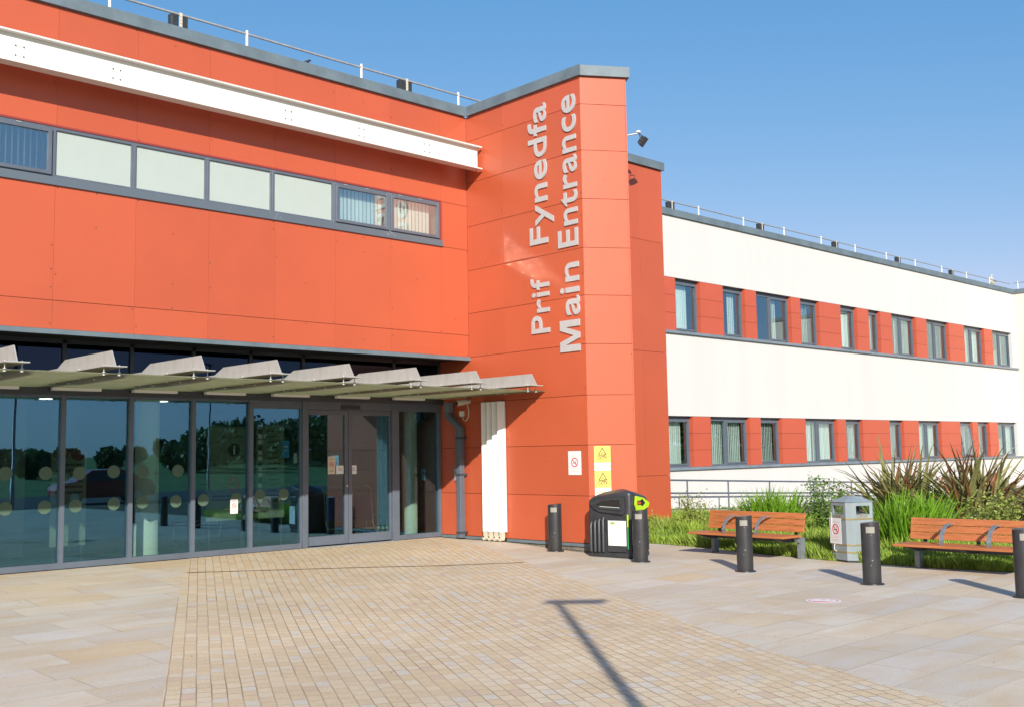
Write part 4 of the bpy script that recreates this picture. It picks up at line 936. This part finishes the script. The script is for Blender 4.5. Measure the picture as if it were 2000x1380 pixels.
f = Frame((S_+.001, -S_, 0), (0,1,0), (0,0,1), (1,0,0)); f.text('Litter', .26, .69, .075, 0, .002, 0, .01, width=.21); f.build('lettering', M['gold'], t)
bt_ = t
_bm = Matrix.Translation(Vector((15.49, 8.54, -.168))) @ Matrix.Rotation(R(246.4), 4, 'Z')
def BW(x, y, z): return _bm @ Vector((x, y, z))
bx = _bm.to_3x3() @ Vector((1,0,0)); bn = _bm.to_3x3() @ Vector((0,-1,0))
f = Frame(BW(-.215, -S_-.006, .275), bx, (0,.0,1), bn); f.rect(0, .285, 0, .40, 0, .003); f.nosmoke(.145, .225, .082, .003, 1, 2); f.lines(.03,.25,.345,2,.02,.005,.003,.0035,4); f.lines(.03,.25,.11,2,.02,.005,.003,.0035,3); f.lines(.04,.24,.06,2,.02,.006,.003,.0035,4)
tag(f.build('paper_notice', [M['paper'], M['sred'], M['ink'], M['softred'], M['softink']]), 'white no smoking notice tied to the front of the litter bin', 'notice', None)
b = MB(); b.tube([BW(-.16,-S_-.012,.76), BW(-.155,-S_-.016,.60), BW(-.16,-S_-.014,.42)], .004, 6); b.tube([BW(-.10,-S_-.012,.27), BW(-.115,-S_-.016,.22), BW(-.10,-S_-.018,.175), BW(-.06,-S_-.016,.16)], .006, 6)
tag(b.build('cable_tie', M['whitepl']), 'thin white tie hanging loose on the litter bin front', 'cable tie')

# floor sticker, litter
b = MB(); c0 = Vector((11.27, 6.63, gz(11.27,6.63)+.002)); b.lathe([(.20, 0), (.20, .0015)], c0, 40, 0); 
fr_ = Frame(c0+Vector((0,0,.0016)), Vector((.72,-.69,0)), Vector((.69,.72,0)), (0,0,1)); fr_.mb = b
fr_.ring(0, 0, .150, .175, 0, .0006, 1); fr_.poly([(-.15,-.10),(.02,-.13),(.10,-.12),(-.02,-.04),(-.16,.0)], 0, .0007, 1); fr_.poly([(-.02,.05),(.04,.04),(.05,.09),(.0,.10)], 0, .0007, 1); fr_.poly([(.07,.02),(.12,.0),(.11,.06)], 0, .0007, 1)
tag(b.build('floor_sticker', [M['paper'], mat('worn_red_print', (.72,.22,.17), .6, var=.5, scale=18, tint=(.8,.62,.56))]), 'round white and worn red sticker stuck on the paving flags', 'sticker')
b = MB()
P = [(0,0),(.10,.01),(.13,.06),(.09,.10),(.02,.09),(-.03,.05)]; rnd = random.Random(3)
b.add([(15.52+x, 9.78+y, -.165+rnd.uniform(0,.012)) for x, y in P]+[(15.52+x*.7+.01, 9.78+y*.7, -.165+rnd.uniform(.03,.06)) for x, y in P], [(0,1,2,3,4,5)[::-1],(6,7,8,9,10,11)]+[(i,(i+1)%6,6+(i+1)%6,6+i) for i in range(6)], 0)
b.add([(15.60+x*.8, 9.70+y*.8, -.12+rnd.uniform(0,.02)) for x, y in P], [(0,1,2,3,4,5)], 1)
tag(b.build('crushed_carton', [mat('pale_blue_card', (.35,.60,.72), .6), mat('brown_card', (.30,.13,.07), .7)]), 'crushed pale blue and brown drinks carton in the grass under the bench', 'litter')

# ------------------------------------------------------------------ handrail by the wing
t = thing('handrail', 'thin grey two-bar handrail running down the ramp beside the white wing', 'handrail', (27, 17.4, -.2), world=True)
rz_ = lambda x: .84-.036*(x-22.3)
for dz, nm in ((0, 'top_bar'), (-.34, 'middle_bar')):
    b = MB(); b.tube([(19.66, 17.4, rz_(19.66)+dz), (26, 17.4, rz_(26)+dz), (34.5, 17.4, rz_(34.5)+dz)], .024, 8); b.build(nm, M['grey'], t)
for x in (20.9, 22.93, 24.8, 26.87, 29.3, 31.6, 33.9):
    b = MB(); b.tube([(x, 17.4, -.3), (x, 17.4, rz_(x)-.01)], .022, 8); b.build('post', M['grey'], t)
b = MB(); b.box(19.66, 27, 17.3, 17.5, -.3, -.10); tag(b.build('ramp_kerb', mat('brown_concrete', (.30,.22,.15), .9, var=.3)), None, None, None, 'structure')
b = MB(); b.box(19.66, 47.9, 17.5, 18.2, -.3, -.12); tag(b.build('ramp', mat('ramp_concrete', (.4,.37,.33), .9, var=.2)), None, None, None, 'structure')

# small bird on the parapet
bp = Vector((9.81, 15.42, 8.43)); b = MB()
b.tube([bp+Vector((-.085,0,.045)), bp+Vector((-.04,0,.055)), bp+Vector((0,0,.065)), bp+Vector((.035,0,.085)), bp+Vector((.055,0,.105)), bp+Vector((.075,0,.11)), bp+Vector((.095,0,.105))], [.006,.012,.030,.026,.017,.015,.003], 10, 0)
b.tube([bp+Vector((.0,.01,.04)), bp+Vector((.005,.012,0))], .003, 5); b.tube([bp+Vector((.0,-.01,.04)), bp+Vector((.005,-.012,0))], .003, 5)
bd = b.build('bird', M['black']); tag(bd, 'tiny dark bird with pale breast perched on the roof edge above the beam', 'bird')
#@@PART4
# ------------------------------------------------------------------ planting
rs = np.random.RandomState(5)
def blades(n, base, spread, length, width, lean, bend, seg=5, fold=.25, dirs=None, tip_droop=.0, tl=(.0, 2*math.pi), up=(0,0)):
    """numpy sword leaves; returns V, F (quads)"""
    Vs = []; Fs = []; off = 0
    for i in range(n):
        r_ = spread*math.sqrt(rs.rand()); a = rs.rand()*2*math.pi
        p = np.array([base[0]+r_*math.cos(a), base[1]+r_*math.sin(a), base[2]])
        th = rs.uniform(*tl) if dirs is None else dirs(i); L_ = rs.uniform(*length); w_ = rs.uniform(*width); ln = abs(rs.normal(lean[0], lean[1])); bd = rs.uniform(*bend)
        h = np.array([math.cos(th)+up[0], math.sin(th)+up[1], 0]); h /= np.linalg.norm(h); side = np.array([-h[1], h[0], 0]); tw_ = rs.uniform(-1.2, 1.2)
        side = side*math.cos(tw_) + np.array([h[0], h[1], 0])*math.sin(tw_)*.8
        ang = ln; q = p.copy(); step = L_/seg
        for k in range(seg+1):
            t = k/seg; ww = w_*(1-t**2.6)*(.75+.5*math.sin(t*2.2)) if k < seg else w_*.04
            dv = np.array([h[0]*math.sin(ang), h[1]*math.sin(ang), math.cos(ang)]); nv = np.cross(dv, side); nn = np.linalg.norm(nv); nv = nv/nn if nn > 1e-6 else nv
            Vs += [q-side*ww/2+nv*ww*fold, q, q+side*ww/2+nv*ww*fold]
            q = q+dv*step; ang += bd/seg*(1+t*1.3)
        for k in range(seg):
            o = off+k*3; Fs += [(o, o+1, o+4, o+3), (o+1, o+2, o+5, o+4)]
        off += (seg+1)*3
    return np.array(Vs), np.array(Fs)
def leaves(n, fn, size, tilt=1.0, aspect=.55):
    """n folded leaves at points fn(); each two triangles sharing a midrib (quad pair)"""
    P = np.array([fn() for _ in range(n)]); 
    d = rs.normal(size=(n,3)); d[:,2] = d[:,2]*.6+.25; d /= np.linalg.norm(d, axis=1)[:,None]
    e = np.cross(d, rs.normal(size=(n,3))); e /= np.linalg.norm(e, axis=1)[:,None]; nn = np.cross(d, e)
    s_ = rs.uniform(size[0], size[1], n)[:,None]
    a = P; b = P+d*s_*.5+e*s_*aspect*.5+nn*s_*.08; c_ = P+d*s_; f = P+d*s_*.5-e*s_*aspect*.5+nn*s_*.08
    V = np.stack([a, b, c_, f], 1).reshape(-1, 3); F = np.arange(4*n).reshape(-1, 4)
    return V, F
GRP_F = 'tall bronze flax clumps in the bed'
def flax(loc, n, length, label, lean=(.55,.28), extra=None):
    t = thing('flax_plant', label, 'flax', loc, group=GRP_F)
    V, F = blades(n, (0,0,0), .42, length, (.065,.115), lean, (.12,.8), seg=6, fold=.22)
    mi = np.repeat((rs.rand(n) < .30).astype(np.int32), 12)
    np_mesh('leaves', V, F, [M['phor'], M['phor2']], t, midx=mi)
    return t
flax((21.3, 10.55, -.17), 190, (1.3, 2.1), 'left clump of the wide bronze-green flax behind the litter bin, fanning to the left')
flax((20.0, 8.55, -.17), 210, (1.25, 2.15), 'tallest bronze-green flax clump rising above the second bench')
flax((21.6, 8.3, -.17), 130, (1.2, 1.9), 'low sprawling flax clump leaning right behind the second bench', lean=(.95,.25))
flax((19.6, 5.9, -.17), 180, (1.4, 2.4), 'flax clump at the right edge of the photo reaching leaves inward', lean=(.8,.3))
def sword(loc, n, spread, length, label, lean=(.28,.16), up=(0,0)):
    t = thing('montbretia_clump', label, 'sword-leaf plant', loc, group='bright green sword-leaf clumps')
    V, F = blades(n, (0,0,0), spread, length, (.028,.046), lean, (.1,.5), seg=5, fold=.2, up=up); np_mesh('leaves', V, F, M['croc'], t); return t
sword((18.3, 11.8, -.17), 420, .45, (.75,1.15), 'bright green sword-leaf clump behind the first bench', (.33,.2))
sword((16.75, 8.2, -.17), 480, .46, (.8,1.22), 'bright green sword-leaf clump between the litter bin and second bench', (.30,.18), up=(-.1,-.5))
def shrub(loc, n, rx, ry, h, size, label, m='shrub', stems=9, spiky=.0, cat='shrub'):
    t = thing('leafy_shrub', label, cat, loc, group='leafy green shrubs and weeds in the bed')
    st = []; b = MB()
    for i in range(stems):
        a = rs.rand()*6.28; r_ = rs.rand()**.5; x, y, z = rx*r_*math.cos(a), ry*r_*math.sin(a), h*rs.uniform(.65, 1.0)
        st.append((x, y, z)); b.tube([(x*.15, y*.15, 0), (x*.55, y*.55, z*.5), (x, y, z)], [.009,.006,.002], 5)
    b.build('stem', M['bark'], t)
    def fn():
        s_ = st[rs.randint(len(st))]; q = rs.rand()**.7; j = .09+.10*(1-q); p = np.array([s_[0]*(.25+.75*q), s_[1]*(.25+.75*q), s_[2]*q])+rs.normal(size=3)*np.array([rx*.22, ry*.22, .05])
        p[2] = max(p[2], .01); return p
    V, F = leaves(n, fn, size); np_mesh('leaves', V, F, M[m], t); return t
shrub((18.3, 10.62, -.16), 1700, .38, .38, 1.25, (.035,.085), 'slim upright green shrub just left of the litter bin', 'shrub', 12)
shrub((18.3, 13.6, -.16), 900, .40, .45, .95, (.03,.07), 'wispy green shrub behind the left end of the first bench', 'shrub2', 10)
shrub((17.9, 12.6, -.16), 700, .35, .35, .6, (.03,.07), 'low bushy shrub touching the left end of the first bench', 'shrub', 9)
shrub((18.0, 7.4, -.16), 2200, .55, .5, 1.05, (.03,.075), 'rounded green shrub growing against the tallest flax behind the second bench', 'shrub2', 16)
shrub((17.6, 8.3, -.16), 1300, .4, .4, .8, (.03,.08), 'dark leafy shrub squeezed between sword leaves and second bench', 'shrub', 12)
shrub((16.9, 14.4, -.16), 900, .7, .5, .42, (.04,.10), 'low weedy clump at the foot of the red wall end', 'shrub', 14)
shrub((17.5, 13.7, -.16), 700, .55, .5, .35, (.03,.08), 'yellow-green weeds spreading in front of the red wall end', 'shrub2', 12)
shrub((19.4, 12.6, -.16), 800, .5, .6, .75, (.03,.07), 'straggly shrub below the handrail behind the first bench', 'shrub', 12)
shrub((19.2, 9.3, -.16), 1100, .5, .5, .85, (.03,.08), 'tangled green shrub behind the litter bin under the flax', 'shrub', 12)
shrub((21.5, 14.6, -.16), 900, 1.0, .5, .5, (.04,.09), 'low broad weeds beneath the first handrail posts', 'shrub2', 14)
# grass
def grass_patch(name, n, xr, fn_x0, y0, y1, h, label, m='grassb', w_=(.006,.012), z=-.165):
    y = rs.uniform(y0, y1, n); x0 = fn_x0(y); x = x0+.02+(xr)*rs.rand(n)**1.5
    L_ = rs.uniform(h[0], h[1], n)*(.75+.5*(np.sin(x*3.1+y*2.3)*np.sin(y*1.9-x)*.5+.5)); th = rs.rand(n)*6.283; ln = rs.rand(n)*.6; w = rs.uniform(w_[0], w_[1], n)
    a2 = rs.rand(n)*6.283; sx, sy = np.cos(a2)*w, np.sin(a2)*w
    dx, dy = np.cos(th)*np.sin(ln)*L_, np.sin(th)*np.sin(ln)*L_; dz = np.cos(ln)*L_
    zz = np.full(n, z)
    V = np.stack([np.stack([x-sx, y-sy, zz],1), np.stack([x+sx, y+sy, zz],1), np.stack([x+dx*.45+sx*.7, y+dy*.45+sy*.7, zz+dz*.6],1), np.stack([x+dx, y+dy, zz+dz],1)],1).reshape(-1,3)
    F = np.arange(4*n).reshape(-1,4)
    o = np_mesh(name, V, F, M[m]); tag(o, label, 'grass', None, 'stuff'); return o
bedx = lambda y: np.interp(y, [b[0] for b in BED], [b[1] for b in BED])
grass_patch('grass', 80000, 1.7, bedx, 2.0, 15.2, (.08,.24), 'short sunlit grass along the front edge of the planting bed')
grass_patch('rough_grass', 60000, 6.0, lambda y: bedx(y)+.8, 2.0, 17.2, (.16,.38), 'longer rough grass and weeds filling the planting bed', w_=(.008,.016))
V, F = leaves(14000, lambda: np.array([0.,0.,0.]), (.025,.075)); n_ = 14000
yy = rs.uniform(1, 17.0, n_); xx = bedx(yy)+.15+6.5*rs.rand(n_)**1.4; hh = rs.rand(n_)*.22*(.4+.6*(np.sin(xx*2.2)*np.cos(yy*1.7)*.5+.5))
V = V.reshape(-1,4,3)+np.stack([xx, yy, hh-.15],1)[:,None,:]; tag(np_mesh('ground_cover', V.reshape(-1,3), F, M['shrub']), 'small broad-leaved weeds growing among the bed grass', 'weeds', None, 'stuff')

# ------------------------------------------------------------------ notices on the doors, boards and trolleys in the lobby
def notice(x0, x1, z0, z1, kind, label, y=YG+.006, name='paper_notice', grp=None):
    f = Frame((x0, y, z0), (1,0,0), (0,0,1), (0,-1,0)); w_, h_ = x1-x0, z1-z0; f.rect(0, w_, 0, h_, 0, .003, 3 if kind == 'blue' else (4 if kind == 'cream' else 0))
    if kind in ('smoke', 'cream'): f.nosmoke(w_/2, h_*.55, w_*.30, .003, 1, 2); f.lines(w_*.1, w_*.9, h_*.86, 2, h_*.05, h_*.018, .003, .0035, 2); f.lines(w_*.1, w_*.9, h_*.2, 2, h_*.06, h_*.02, .003, .0035, 2)
    else: f.lines(w_*.12, w_*.88, h_*.62, 2, h_*.22, h_*.07, .003, .0035, 2 if kind != 'blue' else 0, .25)
    return tag(f.build(name, [M['paper'], M['sred'], M['ink'], M['blue'], M['cream']]), label, 'notice', grp)
notice(10.98, 11.14, 1.29, 1.44, 'text', 'white paper notice on the left sliding door, beside the door edge')
notice(11.28, 11.43, 1.28, 1.44, 'text', 'white paper notice on the right sliding door, beside the door edge')
notice(10.80, 10.96, 1.29, 1.61, 'cream', 'tall cream no smoking notice on the left sliding door')
notice(8.86, 9.00, .68, .92, 'smoke', 'small white no smoking notice low on the glass beside a frosted dot')
notice(9.88, 10.03, 1.60, 1.90, 'blue', 'blue notice stuck inside the glass beside the doors', YG+.06)
notice(10.12, 10.19, 1.50, 1.68, 'text', 'tiny white label inside the glass next to the blue notice', YG+.06)
def board(x0, x1, z0, z1, y, label, art):
    t = thing('information_board', label, 'notice board', ((x0+x1)/2, y, 0), world=True)
    b = MB(); b.box(x0, x1, y, y+.03, z0, z1); b.build('panel', M['posty'], t)
    for xx in (x0+.04, x1-.06):
        b = MB(); b.box(xx, xx+.02, y+.005, y+.028, .006, z0); b.build('leg', M['greydk'], t)
    f = Frame((x0, y-.001, z0), (1,0,0), (0,0,1), (0,-1,0)); art(f, x1-x0, z1-z0); f.build('print', [M['ink'], M['sred'], M['posty'], M['paper'], mat('dull_red_print', (.16,.05,.045), .8)], t)
def art1(f, w_, h_):
    f.text('Department', w_*.62, h_-.20, .10, 0, .002, 0, .0, width=.42); f.disc(w_*.70, h_-.40, .115, 0, .002, 0); f.text('i', w_*.70, h_-.475, .22, .002, .004, 3, .02)
    f.nosmoke(w_*.68, .62, .12, 0, 1, 0); f.lines(.05, w_-.05, .40, 2, .06, .028, 0, .002, 0)
    f.lines(.02, w_*.32, 1.1, 7, .075, .006, 0, .001, 0)
def art2(f, w_, h_):
    for k in range(14):
        y = h_-.12-k*.095; f.rect(.03, .11, y-.02, y+.05, 0, .002, 3 if k % 3 else 0)
        f.lines(.16, w_-.08, y, 1, .04, .03, 0, .002, 0, .3)
def art3(f, w_, h_):
    f.disc(w_*.25, h_-.02, .12, 0, .003, 4); f.disc(w_*.75, h_-.02, .12, 0, .003, 4)
    f.lines(.05, w_-.05, h_-.22, 6, .085, .035, 0, .002, 0, .12)
board(8.62, 9.34, .55, 2.15, 16.62, 'sage information board with a black i symbol behind the glass', art1)
board(9.56, 10.12, .55, 2.18, 16.62, 'tall directory board of small listed lines behind the glass left of the doors', art2)
board(6.08, 6.62, .30, 1.75, 16.72, 'sage poster stand with two red rounds and lines of print behind the glass', art3)
def picture(x, z, w_, h_, y, label):
    t = thing('framed_picture', label, 'picture', (x, y, z), world=True, group='framed pictures on the lobby wall')
    b = MB(); b.box(x-w_/2, x+w_/2, y-.02, y-.001, z, z+h_); b.build('frame', M['ink'], t)
    b = MB(); b.box(x-w_/2+.03, x+w_/2-.03, y-.026, y-.021, z+.03, z+h_-.03); b.build('print', M['inwall2'], t)
picture(14.75, 1.25, .34, .5, 18.9, 'framed print on the lobby wall seen through the side light, lower one')
picture(14.15, 1.7, .30, .5, 18.9, 'framed print on the lobby wall seen through the side light, upper one')
picture(13.35, 1.3, .5, .4, 18.9, 'wide framed print on the lobby wall behind the right door')
def trolley(loc, rz, label):
    t = thing('luggage_trolley', label, 'trolley', loc, rz, group='metal trolleys parked in the lobby'); b = MB()
    for y in (-.24, .24):
        b.tube([(-.35, y, .16), (.30, y, .16), (.36, y, .30), (.42, y, .95), (.50, y, 1.02), (.62, y, 1.03)], .016, 8)
        b.tube([(-.35, y, .16), (-.33, y, .40), (.37, y, .45)], .012, 8)
    b.tube([(.62, -.24, 1.03), (.62, .24, 1.03)], .016, 8); b.tube([(-.35, -.24, .16), (-.35, .24, .16)], .016, 8); b.tube([(.38, -.24, .45), (.38, .24, .45)], .012, 8); b.build('frame', M['chrome'], t)
    b = MB(); b.box(-.33, .30, -.23, .23, .17, .19); b.build('deck', M['chrome'], t)
    b = MB(); b.box(.34, .40, -.22, .22, .35, .82); b.build('back_cloth', M['bluecloth'], t)
    for x in (-.30, .25):
        for y in (-.25, .25):
            w_ = MB(); w_.tube([(x, y-.015, .068), (x, y+.015, .068)], .062, 14); w_.build('wheel', M['tyre'], t)
trolley((12.2, 17.7, .005), R(200), 'metal luggage trolley just inside the right sliding door'); trolley((12.75, 17.5, .005), R(195), 'second metal trolley inside, nearer the side light'); trolley((9.3, 18.3, .005), R(20), 'metal trolley deeper in the lobby behind the directory board')

# ------------------------------------------------------------------ behind the camera: what the glass reflects and what throws the long shadow
def lamp_post(x, y, h, rz, label):
    t = thing('lamp_post', label, 'lamp post', (x, y, gz(x, y) if y > -9 else -.19), rz, group='grey street lamps round the forecourt')
    b = MB(); b.tube([(0,0,0),(0,0,.9),(0,0,.92),(0,0,h)], [.085,.085,.06,.05], 14); b.build('post', M['grey'], t)
    b = MB(); b.prism([(-.14,-.11,h-.02),(.62,-.16,h+.09),(.62,.16,h+.09),(-.14,.11,h-.02)], (0,0,.05)); b.build('lamp_head', M['greydk'], t, bevel=.01)
_sd = sd; H_ = 5.6
tx, ty = 9.15, 8.92                                   # where the lamp's shadow ends on the setts
bx_ = tx + _sd.x/_sd.z*H_; by_ = ty + _sd.y/_sd.z*(H_)
lamp_post(bx_, by_, H_, math.atan2(-.85, .42), 'grey lamp post standing behind the photographer, throwing the long shadow')
lamp_post(14.2, -10.5, 7.5, R(200), 'tall grey lamp post at the edge of the forecourt road'); lamp_post(31, -27, 7.5, R(190), 'grey lamp post across the road'); lamp_post(46, -40, 7.5, R(190), 'grey lamp post by the far verge'); lamp_post(60, -30, 7.5, R(170), 'grey lamp post farther along the road')
b = MB(); b.add([(-200,-300,-.2),(400,-300,-.2),(400,-45,-.2),(-200,-45,-.2)], [(0,1,2,3)])
# rising bank with woodland
V = []; F = []; nx, ny = 60, 16
def bank_h(x, y):
    d = max(0, -42-y); return -.22 + min(d, 60)*.010*(1+max(0, min(1, (x-25)/60))*3.5) + .12*math.sin(x*.11)*min(1, d/10)
for j in range(ny+1):
    for i in range(nx+1):
        x = -80+i*6; y = -40-j*7; V.append((x, y, bank_h(x, y)))
for j in range(ny):
    for i in range(nx): q = j*(nx+1)+i; F.append((q, q+nx+1, q+nx+2, q+1))
np_mesh('hillside', V, F, M['verge'], smooth=True)['kind'] = 'structure'
TV = []; TF = []; off = 0; NL = 330
for k in range(330):
    row = rs.rand(); y = -62-row*45; q_ = rs.uniform(-.3, 1.9); x = q_*(32.5-y); z0 = bank_h(x, y); D = math.hypot(x, 32.5-y)
    el_ = float(np.interp(q_, [.30,.44,.50,.563,.60,.637,.70,.9], [.55,.75,1.5,2.3,2.0,2.9,3.4,3.8]))*rs.uniform(.72, 1.03); h = max(1.6, 1.6+D*math.tan(R(el_))-z0); r_ = h*rs.uniform(.38,.55)
    u1 = rs.normal(size=(NL,3)); u1 /= np.linalg.norm(u1, axis=1)[:,None]; rad = r_*(.55+.5*rs.rand(NL)**.5); P = u1*rad[:,None]*np.array([1,1,h/r_/2.1]); P[:,2] += h*.52; P += np.array([x, y, z0])
    d = rs.normal(size=(NL,3)); d /= np.linalg.norm(d, axis=1)[:,None]; e = np.cross(d, rs.normal(size=(NL,3))); e /= np.linalg.norm(e, axis=1)[:,None]; s_ = np.where(rad < r_*.85, rs.uniform(.4,.8,NL), rs.uniform(.15,.35,NL))[:,None]
    TV.append(np.stack([P-d*s_, P-e*s_*.6, P+d*s_, P+e*s_*.6],1).reshape(-1,3)); TF.append(np.arange(4*NL).reshape(-1,4)+off); off += 4*NL
tag(np_mesh('woodland', np.concatenate(TV), np.concatenate(TF), M['treeleaf']), 'dark green woodland on the far hillside behind the photographer', 'woodland', None, 'stuff')
# a parked red car across the forecourt
def car(loc, rz, label):
    t = thing('parked_car', label, 'car', loc, rz)
    side = [(-2.0,.35),(-2.05,.62),(-1.95,.85),(-1.25,.93),(-.62,1.38),(.55,1.43),(1.35,1.10),(1.85,.95),(2.02,.70),(2.0,.35),(1.62,.30),(1.5,.52),(1.25,.62),(1.0,.52),(.9,.28),(-.95,.28),(-1.05,.52),(-1.3,.62),(-1.55,.52),(-1.66,.30)]
    b = MB(); b.prism([(x, -.84, z) for x, z in side], (0,1.68,0)); b.build('body', M['redcar'], t, bevel=.07, seg=3)
    b = MB()
    for y in (-.848, .838): b.prism([(-1.02,y,.93),(-.55,y,1.30),(.50,y,1.34),(1.15,y,1.0)], (0,.01,0))
    b.build('window', M['greydk'], t)
    for x in (-1.3, 1.25):
        for y in (-.86, .66):
            w_ = MB(); w_.tube([(x, y, .31), (x, y+.2, .31)], .31, 20); wl = w_.build('wheel', M['tyre'], t)
            w_ = MB(); yo = y-.006 if y < 0 else y+.2; w_.tube([(x, yo, .31), (x, yo+.006, .31)], .19, 14); w_.build('rim', M['galvl'], wl)
car((18.5, -12.5, -.19), R(8), 'red parked car across the forecourt road behind the photographer')

# crumbs, dead leaves and gum on the paving
n_ = 420; V = []; F = []
for i in range(n_):
    x, y = rs.uniform(2, 15.2), rs.uniform(1.5, 16.0)
    if rs.rand() < .35: x = 15.2-abs(rs.normal())*.5
    if x > 13.2 and y > 11.6: continue
    r_ = rs.uniform(.004, .013); a0 = rs.rand()*6; z = gz(x, y)+.0075; k = len(V)
    for j in range(5): V.append((x+r_*math.cos(a0+j*1.256)*(1.0 if j % 2 else .6), y+r_*math.sin(a0+j*1.256), z+rs.uniform(0,.004)))
    F.append((k, k+1, k+2, k+4)); F.append((k+2, k+3, k+4, k+4))
F = np.array([f for f in F if len(set(f)) == 4])
tag(np_mesh('debris', np.array(V), F, mat('dark_crumbs', (.10,.075,.05), .9)), 'tiny dark crumbs and dead leaf bits scattered over the paving', 'debris', None, 'stuff')
